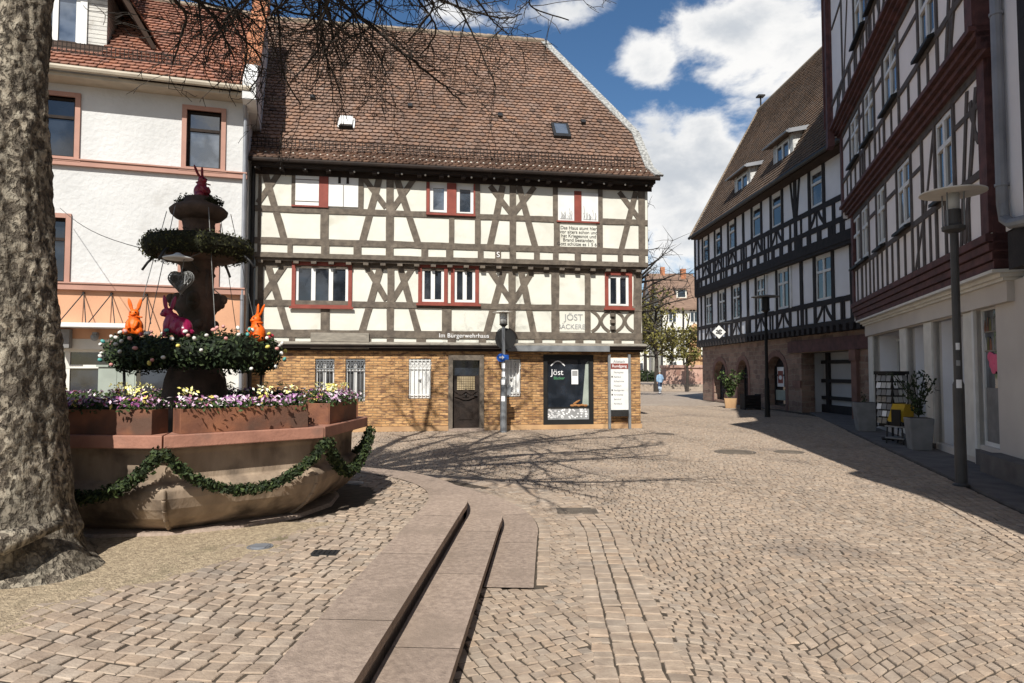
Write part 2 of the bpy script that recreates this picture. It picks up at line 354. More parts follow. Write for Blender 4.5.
def tiles(O, A, W, Nn, poly, tw=.18, th=.17, var=.15, holes=(), hue=.04):
    """overlapping flat roof tiles: O corner, A along the eave, W up the slope, Nn out of the roof; poly in (a,w)"""
    mb = MB(); O, A, W, Nn = Vector(O), Vector(A), Vector(W), Vector(Nn)
    a0 = min(p[0] for p in poly); a1 = max(p[0] for p in poly); w0 = min(p[1] for p in poly); w1 = max(p[1] for p in poly)
    nr = int((w1-w0)/th)+1
    for r in range(nr):
        w = w0+r*th; off = (r % 2)*.5*tw; sag = .012*sin(r*1.7)
        na = int((a1-a0)/tw)+2
        for k in range(-1, na):
            a = a0+k*tw+off; cpt = (a+tw/2, w+th/2)
            if not inpoly(cpt, poly): continue
            if any(h[0] < cpt[0] < h[1] and h[2] < cpt[1] < h[3] for h in holes): continue
            g = 1+random.gauss(0, var*.55); h = random.gauss(0, hue)
            und = .03*mnoise.noise((a*.4, w*.4, 3.3)); big = 1+.34*mnoise.noise((a*.35+9, w*.5, 1.0))
            if random.random() < .04: g *= .62
            c = (max(.2, g*big*(1+h)), max(.2, g*big), max(.2, g*big*(1-h)))
            lift = .046+random.random()*.012; jx = random.gauss(0, .004)
            P = lambda x, y, z: tuple(O+A*(x+jx)+W*y+Nn*(z+und))
            e = tw*.03
            v = [P(a+e, w+.02, lift), P(a+tw*.3, w-.012, lift), P(a+tw*.7, w-.012, lift), P(a+tw-e, w+.02, lift), P(a+tw-e, w+th+.03, .004), P(a+e, w+th+.03, .004),
                 P(a+e, w+.02, lift-.034), P(a+tw*.3, w-.012, lift-.034), P(a+tw*.7, w-.012, lift-.034), P(a+tw-e, w+.02, lift-.034)]
            mb.add(v, [(0, 1, 2, 3, 4, 5), (1, 0, 6, 7), (2, 1, 7, 8), (3, 2, 8, 9)], c)
    return mb
# ------------------------------------------------------------------ camera, sky, sun
cam_d = bpy.data.cameras.new('camera'); cam = bpy.data.objects.new('camera', cam_d); COL.objects.link(cam); sc.camera = cam
cam.location = (0, 0, H); cam.rotation_euler = (pi/2+PT, 0, 0)
cam_d.sensor_width = 36; cam_d.lens = F/1024*36; cam_d.clip_end = 2000; cam_d.clip_start = .05
SUN_AZ, SUN_EL = 8.0, 44.0           # shadows run forward and 8 degrees to the right
to_sun = Vector((-sin(radians(SUN_AZ))*cos(radians(SUN_EL)), -cos(radians(SUN_AZ))*cos(radians(SUN_EL)), sin(radians(SUN_EL))))
sd = bpy.data.lights.new('sun', 'SUN'); sd.energy = 5.0; sd.angle = radians(.42); sd.color = (1, .96, .89)
so = bpy.data.objects.new('sun', sd); COL.objects.link(so); so.rotation_euler = to_sun.to_track_quat('Z', 'Y').to_euler()
sc.view_settings.view_transform = 'Standard'; sc.view_settings.look = 'None'; sc.view_settings.gamma = 1; sc.view_settings.use_curve_mapping = False
sc.view_settings.exposure = .34
def make_world():
    w = bpy.data.worlds.new('World'); sc.world = w; w.use_nodes = True; nt = w.node_tree; L = nt.links
    bg = nt.nodes['Background']; bg.inputs['Strength'].default_value = .05
    sky = N(nt, 'ShaderNodeTexSky'); sky.sky_type = 'NISHITA'; sky.sun_disc = False
    sky.sun_elevation = radians(SUN_EL); sky.sun_rotation = radians(180+SUN_AZ); sky.altitude = 200; sky.air_density = 1.0; sky.dust_density = .35; sky.ozone_density = 2.2
    tc = N(nt, 'ShaderNodeTexCoord'); d = tc.outputs['Generated']
    def vm(op, a, b):
        n = N(nt, 'ShaderNodeVectorMath', operation=op)
        for s, v in ((n.inputs[0], a), (n.inputs[1], b)):
            if hasattr(v, 'is_output'): L.new(v, s)
            else: s.default_value = v
        return n
    def ma(op, a, b=None, c=None, clamp=False):
        n = N(nt, 'ShaderNodeMath', operation=op); n.use_clamp = clamp
        for s, v in zip(n.inputs, (a, b, c)):
            if v is None: continue
            if hasattr(v, 'is_output'): L.new(v, s)
            else: s.default_value = v
        return n.outputs[0]
    nz = N(nt, 'ShaderNodeTexNoise'); nz.inputs['Scale'].default_value = 7.5; nz.inputs['Detail'].default_value = 10; nz.inputs['Roughness'].default_value = .58; nz.inputs['Distortion'].default_value = .25
    mp = N(nt, 'ShaderNodeMapping'); mp.inputs['Scale'].default_value = (1, 1, 1.7); L.new(d, mp.inputs['Vector']); L.new(mp.outputs[0], nz.inputs['Vector'])
    big = N(nt, 'ShaderNodeTexNoise'); big.inputs['Scale'].default_value = 2.1; big.inputs['Detail'].default_value = 3; L.new(d, big.inputs['Vector'])
    blobs = [(735, 40, .125, .062, 1.05), (798, 38, .11, .065, 1.0), (675, 55, .085, .05, .8), (690, 165, .115, .085, 1.05), (640, 165, .09, .07, .9), (720, 235, .16, .085, .9), (670, 120, .06, .035, .8), (665, 252, .07, .022, .75),
             (570, 8, .07, .025, .62), (455, 12, .10, .03, .55), (430, 30, .06, .03, .5), (780, 130, .03, .02, .0)]
    acc = None; cen = []
    for px, py, sx, sz, g in blobs:
        v = Vector(ray(px, py)).normalized()
        df = vm('SUBTRACT', d, tuple(v)); sc_ = vm('MULTIPLY', df.outputs[0], (1/sx, 1/(sx*1.5), 1/sz))
        ln = N(nt, 'ShaderNodeVectorMath', operation='LENGTH'); L.new(sc_.outputs[0], ln.inputs[0])
        q = ma('MULTIPLY', ln.outputs['Value'], ln.outputs['Value']); e = ma('POWER', 2.718, ma('MULTIPLY', q, -.8)); e = ma('MULTIPLY', e, g)
        acc = e if acc is None else ma('MAXIMUM', acc, e)
    # cumulus elsewhere in the sky, away from the part in view
    sy = N(nt, 'ShaderNodeSeparateXYZ'); L.new(d, sy.inputs[0])
    back = ma('MULTIPLY', ma('SUBTRACT', .45, sy.outputs[1], clamp=True), ma('SUBTRACT', big.outputs['Fac'], .28, clamp=True)); back = ma('MULTIPLY', back, 2.6)
    acc = ma('MAXIMUM', acc, ma('MINIMUM', back, .9))
    dens = ma('ADD', ma('MULTIPLY', ma('SUBTRACT', nz.outputs['Fac'], .5), 1.9), ma('SUBTRACT', acc, .46))
    mask = N(nt, 'ShaderNodeMapRange'); mask.interpolation_type = 'SMOOTHSTEP'; mask.inputs['From Min'].default_value = -.02; mask.inputs['From Max'].default_value = .34; L.new(dens, mask.inputs['Value'])
    # cloud body: whiter where thin and on top, greyer in the thick lower parts
    nb = N(nt, 'ShaderNodeTexNoise'); nb.inputs['Scale'].default_value = 5.5; nb.inputs['Detail'].default_value = 7
    off = vm('ADD', mp.outputs[0], (.0, .0, .055)); L.new(off.outputs[0], nb.inputs['Vector'])
    shade = N(nt, 'ShaderNodeMapRange'); shade.interpolation_type = 'SMOOTHSTEP'; shade.inputs['From Min'].default_value = .15; shade.inputs['From Max'].default_value = .80
    L.new(ma('ADD', dens, ma('MULTIPLY', ma('SUBTRACT', nb.outputs['Fac'], .5), 1.3)), shade.inputs['Value'])
    ccol = mixc(nt, shade.outputs[0], (15.5, 15.4, 15.2), (9.4, 10.0, 10.8))
    hs = N(nt, 'ShaderNodeHueSaturation'); hs.inputs['Saturation'].default_value = 1.18; hs.inputs['Value'].default_value = 1.65; L.new(sky.outputs[0], hs.inputs['Color'])
    L.new(mixc(nt, mask.outputs[0], hs.outputs[0], ccol), bg.inputs['Color'])
make_world()
# ------------------------------------------------------------------ ground
CX, CY = -3.35, 7.1; SY = 6.8; TH0 = atan2(SY-CY, -.487-CX)
LP = Vector((-.487, 6.8)); LD = Vector((.213, 3.85)).normalized(); LN = Vector((LD.y, -LD.x))
def srxy(s, r):                       # s runs along the plaza edge, r away from the fountain
    if s < SY:
        p = LP+LD*(s-SY)+LN*(r-2.88); return (p.x, p.y)
    th = TH0+(s-SY)/3.6; return (CX+r*cos(th), CY+r*sin(th))
def rdist(x, y):
    if y > SY-.02 and not (x < CX and y < CY): return hypot(x-CX, y-CY)
    return (Vector((x, y))-LP).dot(LN)+2.88
def edge_poly(r, s0, s1, n=64): return [srxy(s0+(s1-s0)*i/n, r) for i in range(n+1)]
S_END = SY+3.6*(pi*.93-TH0)
mb = MB(); mb.add([(-400, -60, -.03), (400, -60, -.03), (400, 700, -.03), (-400, 700, -.03)], [(0, 1, 2, 3)])
struct(mb.build('street', 'far_paving'))
mb = MB(); mb.add([(-9, 1.0, -.008), (16, 1.0, -.008), (16, 33, -.008), (-9, 33, -.008)], [(0, 1, 2, 3)])
struct(mb.build('paving_bed', 'joint_sand'))
plz = edge_poly(2.46, -3, S_END)+[(-30, 9.2), (-30, -4)]
mb = MB(); mb.prismz(plz, -.005, .266); struct(mb.build('plaza_bed', 'joint_sand'))
def step(r0, r1, z0, z1, s0, s1, name, joints=1.35):
    m = MB(); n = 0; s = s0
    while s < s1-.01:
        e = min(s1, s+joints*(1+.0*n)); k = max(2, int((e-s)/.12)); g = .0035; tone = float(rng.normal(1, .07)); tone = (tone*1.01, tone, tone*.985)
        a = [srxy(s+g+(e-s-2*g)*i/k, r0) for i in range(k+1)]; b = [srxy(s+g+(e-s-2*g)*i/k, r1) for i in range(k+1)]
        for i in range(k):
            q = [a[i], b[i], b[i+1], a[i+1]]
            rc = [srxy(s+g+(e-s-2*g)*(i+t)/k, r1-.045) for t in (0, 1)]; h = min(.055, (z1-z0)*.4)
            m.add([(*p, z1) for p in q]+[(*q[1], z1-h), (*q[2], z1-h), (*rc[0], z1-h), (*rc[1], z1-h), (*rc[0], z0), (*rc[1], z0)], [(0, 1, 2, 3), (2, 1, 4, 5), (5, 4, 6, 7), (7, 6, 8, 9)], tone)
        s = e; n += 1
    o = m.build(name, 'slab'); return struct(o)
step(2.46, 2.88, -.02, .283, -3, S_END, 'stone_step')
step(2.87, 3.25, -.02, .14, -3, S_END, 'stone_step')
step(3.24, 3.62, -.02, .013, 5.2, S_END, 'stone_step')
# --- setts, each one a small block
class Setts:
    def __init__(s): s.V = []; s.C = []
    def quad(s, P4, z, tilt):            # P4: four (x,y) of the foot in order
        cx = sum(p[0] for p in P4)/4; cy = sum(p[1] for p in P4)/4; g = rng.normal(1, .075); h = rng.normal(0, .02)
        h_ = lambda p, k, d: (cx+(p[0]-cx)*k, cy+(p[1]-cy)*k, z-d+tilt[0]*(p[0]-cx)+tilt[1]*(p[1]-cy))
        s.V.append([(p[0], p[1], z-.035) for p in P4]+[h_(p, .95, .005) for p in P4]+[h_(p, .875, 0) for p in P4])
        s.C.append((g*(1+h), g, g*(1-h)))
    def build(s, name):
        n = len(s.V); V = np.array(s.V, dtype=np.float32).reshape(-1, 3)
        base = np.array([[8, 9, 10, 11]]+[[a+k, a+(k+1) % 4, a+4+(k+1) % 4, a+4+k] for a in (0, 4) for k in range(4)], dtype=np.int32)
        Fc = (base[None]+(np.arange(n)*12)[:, None, None]).reshape(-1, 4)
        me = bpy.data.meshes.new(name); me.vertices.add(len(V)); me.vertices.foreach_set('co', V.ravel())
        me.loops.add(Fc.size); me.loops.foreach_set('vertex_index', Fc.ravel()); me.polygons.add(len(Fc))
        me.polygons.foreach_set('loop_start', np.arange(len(Fc), dtype=np.int32)*4); me.polygons.foreach_set('use_smooth', [False]*len(Fc)); me.update(calc_edges=True); me.validate()
        me.materials.append(M['stone_sett']); setcol(me, np.repeat(np.array(s.C, dtype=np.float32), 9, axis=0))
        o = bpy.data.objects.new(name, me); COL.objects.link(o); struct(o); print(name, n); return o
def inview(x, y, m=1.6): return y > 2.2 and abs(x) < .79*y+m
def lay(S, fmap, s0, s1, t0, t1, ls, lt, ok, z, zfun=None, gap=.0042, jit=.0038):
    nt_ = int((t1-t0)/lt)
    for j in range(nt_):
        t = t0+j*lt; s = s0+rng.random()*ls; 
        while s < s1:
            l = ls*(1+rng.normal(0, .13)); cxy = fmap(s+l/2, t+lt/2)
            if inview(*cxy) and ok(*cxy):
                q = []
                for a, b in ((s+gap, t+gap), (s+l-gap, t+gap), (s+l-gap, t+lt-gap), (s+gap, t+lt-gap)):
                    p = fmap(a, b); q.append((p[0]+rng.normal(0, jit), p[1]+rng.normal(0, jit)))
                zz = z+rng.normal(0, .0022)+(zfun(*cxy) if zfun else 0)
                S.quad(q, zz, (rng.normal(0, .022), rng.normal(0, .022)))
            s += l
BR = Site((-4.184, 18.538), 9.4)
def front_of_brick(x, y): return (x-BR.o[0])*BR.N[0]+(y-BR.o[1])*BR.N[1] < -.05 or (x-BR.o[0])*BR.U[0]+(y-BR.o[1])*BR.U[1] > 8.2
PKo = G(873, 427); PK = Site(PKo, -107.4)
def pkv(x, y): return (x-PK.o[0])*PK.N[0]+(y-PK.o[1])*PK.N[1]
def pku(x, y): return (x-PK.o[0])*PK.U[0]+(y-PK.o[1])*PK.U[1]
S = Setts()
lim = lambda x, y: y < 33 and (y < 21.5 or x > 2.5) and front_of_brick(x, y) and (pkv(x, y) < -1.66 if y < 19 else x < 11.3)
def arc(s, t):                        # segmental arcs
    q = (s+.35*t) % 3.1/3.1*2-1
    return (s, t+.62*(1-q*q)+.10*s)
lay(S, arc, -4, 13.5, 1.2, 33, .084, .086, lambda x, y: lim(x, y) and (rdist(x, y) > 4.49), 0)
RA = radians(24)
lay(S, lambda s, t: (s*cos(RA)-t*sin(RA), s*sin(RA)+t*cos(RA)), -4, 12, -2, 13, .086, .09,
    lambda x, y: y < 9.6 and lim(x, y) and (3.70 if y > 5.2 else 3.2) < rdist(x, y) < 4.02, 0)
chan = lambda s, t: srxy(t, s)
def band(S, r0, k, w, s0, s1, l, z=0):
    for i in range(k):
        s = s0+rng.random()*l
        while s < s1:
            ll = l*(1+rng.normal(0, .16)); a, b = r0+i*w, r0+(i+1)*w; g = .005
            q = [srxy(s+g, a+g*.5), srxy(s+g, b-g*.5), srxy(s+ll-g, b-g*.5), srxy(s+ll-g, a+g*.5)]
            q = [(p[0]+rng.normal(0, .004), p[1]+rng.normal(0, .004)) for p in q]
            if inview(*q[0]) and lim(*q[0]): S.quad(q, z+.005+rng.normal(0, .002)-.003*sin(pi*(i+.5)/k), (rng.normal(0, .02), rng.normal(0, .02)))
            s += ll
band(S, 3.985, 4, .131, 1.5, SY+3.6*1.75, .125)
band(S, 3.63, 1, .12, 5.2, SY+3.6*1.75, .16)
lay(S, lambda s, t: (s, t), -9, -1, 9.5, 18.5, .13, .125, lambda x, y: lim(x, y) and rdist(x, y) > 3.8 and x < -1.2 and rdist(x, y) > 0 and not (rdist(x, y) > 4.47 and x > -4), 0)
# pavement strip in front of the shops (smaller grid of setts)
lay(S, lambda s, t: (PK.o[0]+PK.U[0]*s+PK.N[0]*t, PK.o[1]+PK.U[1]*s+PK.N[1]*t), -1, 17, -1.72, -.95, .10, .10, lambda x, y: True, .017)
S.build('sett_paving')

P2 = lambda u, v: (PK.o[0]+PK.U[0]*u+PK.N[0]*v, PK.o[1]+PK.U[1]*u+PK.N[1]*v)
mb = MB(); mb.prismz([P2(-12, -.95), P2(-12, 2), P2(19, 2), P2(19, -.95)][::-1], -.05, .03)
mk('pavement', (.16, .145, .135), (.11, .10, .095), scale=3, rough=.9, bump=.3, bscale=40)
struct(mb.build('pavement', 'pavement'))
S = Setts()
RB = radians(-10)
def plz_arc(s, t):
    return (s*cos(RB)-t*sin(RB)+.0, s*sin(RB)+t*cos(RB)+.35*sin(s*.9+.4))
def sandline(x, y):                    # >0 where bare sand takes over towards the trunk
    return -(x+2.15)*.75+(y-4.15)*.35+.35*mnoise.noise((x*1.3, y*1.3, 0)) - .15
lay(S, plz_arc, -9, 1, 1.2, 10.5, .108, .10, lambda x, y: rdist(x, y) < 2.50 and y < 9.7 and (sandline(x, y) < .42 or hypot(x-CX, y-CY) > 1.9 and x > CX+.3 and y > 5.9) and hypot(x-CX, y-CY) > 1.3,
    .274, None, gap=.004, jit=.005)
S.build('plaza_setts')
mb = MB(); cs_ = .07
for i in range(150):
    for j in range(110):
        x, y = -9+i*cs_, 1.5+j*cs_; q = [(x, y), (x+cs_, y), (x+cs_, y+cs_), (x, y+cs_)]; h = []
        for p in q:
            s_ = sandline(*p) if p[1] < 6.2 and rdist(*p) < 2.4 else -1; h.append(.258+min(.02, max(0, (s_+.15)*.06))+.005*mnoise.noise((p[0]*3, p[1]*3, 7)))
        if max(h) > .2665: mb.add([(*p, z) for p, z in zip(q, h)], [(0, 1, 2, 3)])
struct(mb.build('bare_sand', 'sand', smooth=True))
# terrace and hill beyond the far square
mb = MB(); mb.prismz([(-40, 59), (60, 59), (60, 140), (-40, 140)], -.02, .55)
for k in range(2): mb.prismz([(-40, 58.6-.4*k), (60, 58.6-.4*k), (60, 59.02-.4*k), (-40, 59.02-.4*k)], -.02, .37-.185*k)
struct(mb.build('terrace_ground', 'far_paving'))
def hill():
    m = MB(); nx, ny = 60, 14
    for j in range(ny+1):
        for i in range(nx+1):
            x = -160+420*i/nx; y = 170+160*j/ny; e = sin(pi*min(1, j/ny*1.1)*.5)
            m.v.append((x, y, (24+9*mnoise.noise((x*.012, y*.01, 2))+2.2*mnoise.noise((x*.09, y*.09, 4)))*e-.5))
    for j in range(ny):
        for i in range(nx):
            a = j*(nx+1)+i; m.f.append([a, a+1, a+nx+2, a+nx+1]); m.c.append((1, 1, 1)); m.m.append(0)
    struct(m.build('wooded_hill', 'hill_forest', smooth=True))
hill()
# drain covers
def cover(px, py, r, z, label, sq=False, mat='metal_dark'):
    x, y = G(px, py, z); m = MB()
    if sq: m.box(-r, r, -r*.7, r*.7, -.03, .006); [m.box(-r*.9+i*r*.36, -r*.9+i*r*.36+r*.2, -r*.55, r*.55, .006, .011) for i in range(5)]
    else: m.lathe([(r, -.03), (r, .006), (r*.86, .006), (r*.84, .001), (r*.8, .001), (r*.78, .009), (.001, .009)], 28); [m.box(-r*.6, r*.6, -r*.5+i*r*.25-.01, -r*.5+i*r*.25+.01, .009, .013) for i in range(5)]
    o = m.build('drain_cover', mat); o.location = (x, y, z); tag(o, label, 'drain cover', 'covers set into the paving')
cover(735, 452, .42, 0, 'large dark round manhole cover out in the cobbled street', mat='wood_grey')
cover(789, 452, .30, 0, 'round manhole cover nearest the shadow edge of the street', mat='wood_grey')
cover(260, 547, .10, .274, 'small pale round cover in the plaza setts near the basin', mat='metal_zinc')
cover(325, 553, .10, .274, 'small dark rectangular cover in the plaza setts', True)
cover(354, 483, .12, .274, 'small pale round cover in the shadow right of the basin', mat='metal_zinc')
cover(577, 511, .24, 0, 'dark square gully grate in the curved gutter band', True, mat='wood_grey')
cover(665, 434, .25, 0, 'small dark round cover farthest up the sunlit street', mat='wood_grey')
# ================================================================== the half-timbered bakery house
def bakery():
    R = thing('timber_framed_house', 'cream and grey half-timbered house with ochre brick ground floor and steep brown roof', 'house', (*BR.o, 0), BR.a)
    V1, V2 = -.06, -.26
    p1 = lambda x, y: BR.P(x, y, V1); p2 = lambda x, y: BR.P(x, y, V2)
    uw = lambda a, b, v: (BR.P(a, 400, v)[0], BR.P(b, 400, v)[0])
    UL, UR = -2.86, 8.09
    # ground floor
    g = lambda x0, x1, y0, y1: (*uw(x0, x1, 0), BR.P((x0+x1)/2, y1)[1], BR.P((x0+x1)/2, y0)[1])
    W = [g(314.6, 334, 358.5, 402), g(345, 365, 358.5, 402), g(408.4, 431, 358.5, 399), g(501.5, 521, 359, 397)]
    D = g(449, 483, 357, 429.5); D = (D[0], D[1], 0.0, D[3]); SH = g(544, 592.6, 356, 423)
    m = MB(); wall_open(m, UL, UR, 0, 2.24, W+[D, SH], 0, .35)
    m.add([(UR, 0, 0), (UR, 8.5, 0), (UR, 8.5, 2.24), (UR, 0, 2.24)], [(0, 1, 2, 3)]); m.build('ground_floor_wall', 'brick_ochre', R)
    m = MB(); m.box(UL, D[0]-.02, -.035, .1, 0, .13); m.box(D[1]+.02, UR+.03, -.035, .1, 0, .13); m.box(UR-.1, UR+.035, .1, 8.5, 0, .13); m.build('plinth', 'ochre_stone', R)
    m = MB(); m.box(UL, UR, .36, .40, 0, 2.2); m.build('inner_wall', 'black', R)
    for i, (a, b, c, d) in enumerate(W):
        k = i >= 2
        o = window(R, a, b, c, d, 0, 2, .72, .055, 'paint_white', 'glass_curtain' if not k else 'glass', rec=.16, lab='white ground floor window behind a wrought grille')
        if k:
            s = MB(); n = 4; w = (b-a)/n
            for j in range(n): s.box(a+j*w+.008, a+(j+1)*w-.008, .085, .12, c+.02, d-.02)
            s.build('shutter_boards', 'paint_white', o)
        q = MB()
        for j in range(6):
            u = a+.04+(b-a-.08)*j/5; q.tube([(u, .03, c+.03), (u, .03, d-.02)], .011, 5)
            for sg in (-1, 1): q.tube([(u, .03, d-.24), (u+sg*.035, .022, d-.18), (u+sg*.045, .022, d-.12), (u+sg*.015, .022, d-.09)], .009, 4)
        for z in (c+.12, d-.27, d-.05): q.box(a+.01, b-.01, .024, .038, z-.012, z+.012)
        if k: q.lathe([(.05, 0), (.05, .01)], 8, ((a+b)/2, .015, (c+d)/2))
        q.build('grille', 'paint_white' if k else 'metal_grey', o)
    # door
    a, b, c, d = D
    f = MB(); f.box(a-.02, a+.10, -.05, .25, 0, d+.05); f.box(b-.10, b+.02, -.05, .25, 0, d+.05); f.box(a+.10, b-.10, -.045, .25, d-.09, d+.05)
    DO = f.build('door', 'wood_grey', R); a += .10; b -= .10; d -= .09
    dw = b-a; f = MB(); f.box(a, b, .14, .18, .06, 1.55)
    f.box(a, a+.10, .125, .14, .06, 1.55); f.box(b-.10, b, .125, .14, .06, 1.55); f.box(a+.1, b-.1, .126, .14, .06, .2); f.box(a+.1, b-.1, .124, .14, .93, 1.02)
    f.curve([(a+.08+dw*.8*t/10, 1.08+.05*cos(t/10*pi*4)) for t in range(11)], .07, .14, .0, .035)
    f.curve([(a+.08+dw*.8*t/10, .92+.045*cos(t/10*pi*2)) for t in range(11)], .05, .14, .0, .035)
    f.box(a+.2, b-.2, .122, .14, .3, .82); f.build('door_leaf', 'wood_darkbrown', DO)
    f = MB(); f.box(a+.13, b-.12, .128, .138, 1.14, 1.53); f.build('lattice_pane', 'glass_lattice', DO)
    f = MB()
    for j in range(9):
        z = 1.14+.39*j/8; f.tube([(a+.13, .123, z), (b-.12, .123, z)], .004, 4)
        u = a+.13+(dw-.25)*j/8; f.tube([(u, .121, 1.14), (u, .121, 1.53)], .004, 4)
    f.build('lattice', 'wood_darkbrown', DO)
    f = MB(); f.box(a, b, .17, .19, 1.55, d); f.build('fanlight', 'glass', DO)
    f = MB(); f.tube([(b-.06, .12, .98), (b-.06, .07, .98), (b-.15, .07, .98)], .012, 6); f.ball((a+dw*.5, .10, 1.0), .03, 8, 6); f.build('handle', 'metal_dark', DO)
    f = MB(); f.box(a-.12, b+.12, -.22, .14, 0, .06); f.build('doorstep', 'slab', DO)
    # bakery shop window
    a, b, c, d = SH; f = MB()
    f.box(a-.02, a+.10, -.03, .1, c-.04, d+.03); f.box(b-.10, b+.02, -.03, .1, c-.04, d+.03); f.box(a+.1, b-.1, -.028, .1, c-.04, c+.10); f.box(a+.1, b-.1, -.028, .1, d-.10, d+.03)
    SW = f.build('shop_window', 'black', R)
    f = MB(); f.box(a+.09, b-.09, .05, .06, c+.46, d-.09); f.build('pane', 'glass', SW)
    f = MB(); f.box(a+.10, b-.10, .046, .06, c+.10, c+.43)
    f.build('patterned_panel', 'text_grey', SW); f = MB()
    for j in range(70):
        u = a+.14+random.random()*(b-a-.28); z = c+.13+random.random()*.27; f.add([(u-.03, .043, z), (u+.02, .043, z-.02), (u+.035, .043, z+.02), (u-.01, .043, z+.035)], [(0, 1, 2, 3)])
    f.build('pattern', 'text_white', SW)
    f = MB(); f.box(a+.1, b-.1, .03, .06, c+.42, c+.46); f.build('sill_bar', 'black', SW)
    f = MB()
    for j in range(5): f.ball((a+.85+j*.10, .045, c+.50+.012*(j % 2)), (.07, .02, .035), 8, 5)
    f.ball((a+.98, .046, c+.60), (.13, .015, .03), 8, 5, R=Matrix.Rotation(-.5, 3, 'Y')); f.build('bread', 'bread', SW)
    f = MB(); f.box(b-.62, b-.42, .044, .049, d-.82, d-.40); f.build('notice', 'text_white', SW)
    f = MB(); f.box(b-.60, b-.44, .042, .0445, d-.58, d-.43); f.build('notice_picture', 'text_grey', SW)
    f = MB(); f.prism([(b-.30, c+.5), (b-.11, c+.5), (b-.11, d-.12), (b-.20, d-.25)], .044, .049); f.build('advert_strip', 'paint_greygreen', SW)
    text('Jöst', .24, a+.40, d-.55, .04, 'text_white', SW, 'window_lettering'); text('Bäcker', .12, a+.46, d-.68, .038, 'paint_green', SW, 'window_lettering')
    f = MB(); f.curve([(a+.22+.4*t/8, d-.28+.13*sin(pi*t/8)) for t in range(9)], .03, .045, 0, .006); f.build('window_emblem', 'text_white', SW)
    # cornice ledge above the ground floor
    zc = 2.24
    f = MB(); f.box(UL, UR+.06, -.10, .1, zc, zc+.07); f.box(UL, UR+.10, -.22, .1, zc+.07, zc+.13);
    f.hexa([(UL, -.26, zc+.13), (UR+.12, -.26, zc+.13), (UR+.12, V1+.02, zc+.13), (UL, V1+.02, zc+.13), (UL, -.26, zc+.16), (UR+.12, -.26, zc+.16), (UR+.12, V1+.02, zc+.22), (UL, V1+.02, zc+.22)])
    f.build('ledge', 'wood_darkbrown', R)
    f = MB(); f.hexa([(UL, -.27, zc+.163), (UR+.13, -.27, zc+.163), (UR+.13, V1-.03, zc+.222), (UL, V1-.03, zc+.222), (UL, -.27, zc+.185), (UR+.13, -.27, zc+.185), (UR+.13, V1-.03, zc+.244), (UL, V1-.03, zc+.244)]); f.build('ledge_flashing', 'wood_board', R)
    a, b = uw(508, 610, -.3); f = MB(); f.box(a, b, -.31, -.235, zc+.0, zc+.16); f.build('shop_fascia', 'metal_grey', R)
    # upper floors: plaster
    Z10, Z11, Z20, Z21 = 2.46, 4.62, 4.74, 7.32
    UL1, UR1, UL2, UR2 = -2.80, 8.13, -2.80, 8.26
    wins1 = [(294, 347, 266, 305, 3), (421, 443.4, 268, 302, 2), (453.8, 474.8, 268.5, 302.5, 2), (608.7, 629.3, 275.5, 306.5, 2)]
    ops1 = [(*uw(a, b, V1), p1((a+b)/2, d)[1], p1((a+b)/2, c)[1]) for a, b, c, d, n in wins1]
    wins2 = [(429, 446.2, 185, 213), (456, 473, 186.5, 215)]
    ops2 = [(*uw(a, b, V2), p2((a+b)/2, d)[1], p2((a+b)/2, c)[1]) for a, b, c, d in wins2]
    m = MB(); wall_open(m, UL1, UR1, Z10, Z11+.1, ops1, V1, .25); m.add([(UR1, V1, Z10), (UR1, 8.5, Z10), (UR1, 8.5, Z11+.1), (UR1, V1, Z11+.1)], [(0, 1, 2, 3)])
    wall_open(m, UL2, UR2, Z20, Z21+.3, ops2, V2, .25); m.add([(UR2, V2, Z20), (UR2, 8.5, Z20), (UR2, 8.5, Z21+.2), (UR2, V2, Z21+.2)], [(0, 1, 2, 3)]); m.add([(UL2, V2, Z20), (UR2, V2, Z20), (UR2, V1+.2, Z20), (UL2, V1+.2, Z20)], [(0, 1, 2, 3)])
    m.build('plaster_wall', 'plaster_cream', R)
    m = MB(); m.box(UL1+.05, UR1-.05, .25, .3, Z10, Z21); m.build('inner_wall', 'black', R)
    for (a, b, c, d, n), o in zip(wins1, ops1): window(R, *o, V1, n, None, .075, 'paint_white', 'glass', rec=.03)
    for o in ops2: window(R, *o, V2, 1, None, .085, 'paint_white', 'glass_sky', rec=.03)
    # timber frame
    t = MB()
    def rail(zl, v, h, u0, u1): t.bar((u0, zl), (u1, zl), h, v, .1, .030)
    def post(v, x0, x1, z0, z1, P):
        u0 = P((x0), 300)[0]; u1 = P(x1, 300)[0]; t.bar(((u0+u1)/2, z0), ((u0+u1)/2, z1), u1-u0, v, .1, .026)
    def diag(P, v, a, b, w):
        t.bar(P(*a), P(*b), w, v, .1, .019)
    # second floor
    zm, zl, zs = 6.05, 5.18, 4.80
    rail(zm, V2, .16, UL2, UR2); rail(zl, V2, .17, UL2, UR2); rail(zs, V2, .13, UL2, UR2); rail(7.16, V2, .2, UL2, UR2)
    for x0, x1 in ((256.5, 259.5), (385.3, 393.2), (509.5, 516), (638.9, 645.6)): post(V2, x0, x1, Z20, 7.1, p2)
    for x0, x1 in ((290, 294), (357.3, 362.3), (425.5, 429), (473.2, 479.5), (553, 558), (598.5, 603)): post(V2, x0, x1, zm, 7.1, p2)
    for x0, x1 in ((319.5, 327.7), (448.6, 453.8), (474.6, 480.2), (553.8, 559.7), (597, 603)): post(V2, x0, x1, zl, zm, p2)
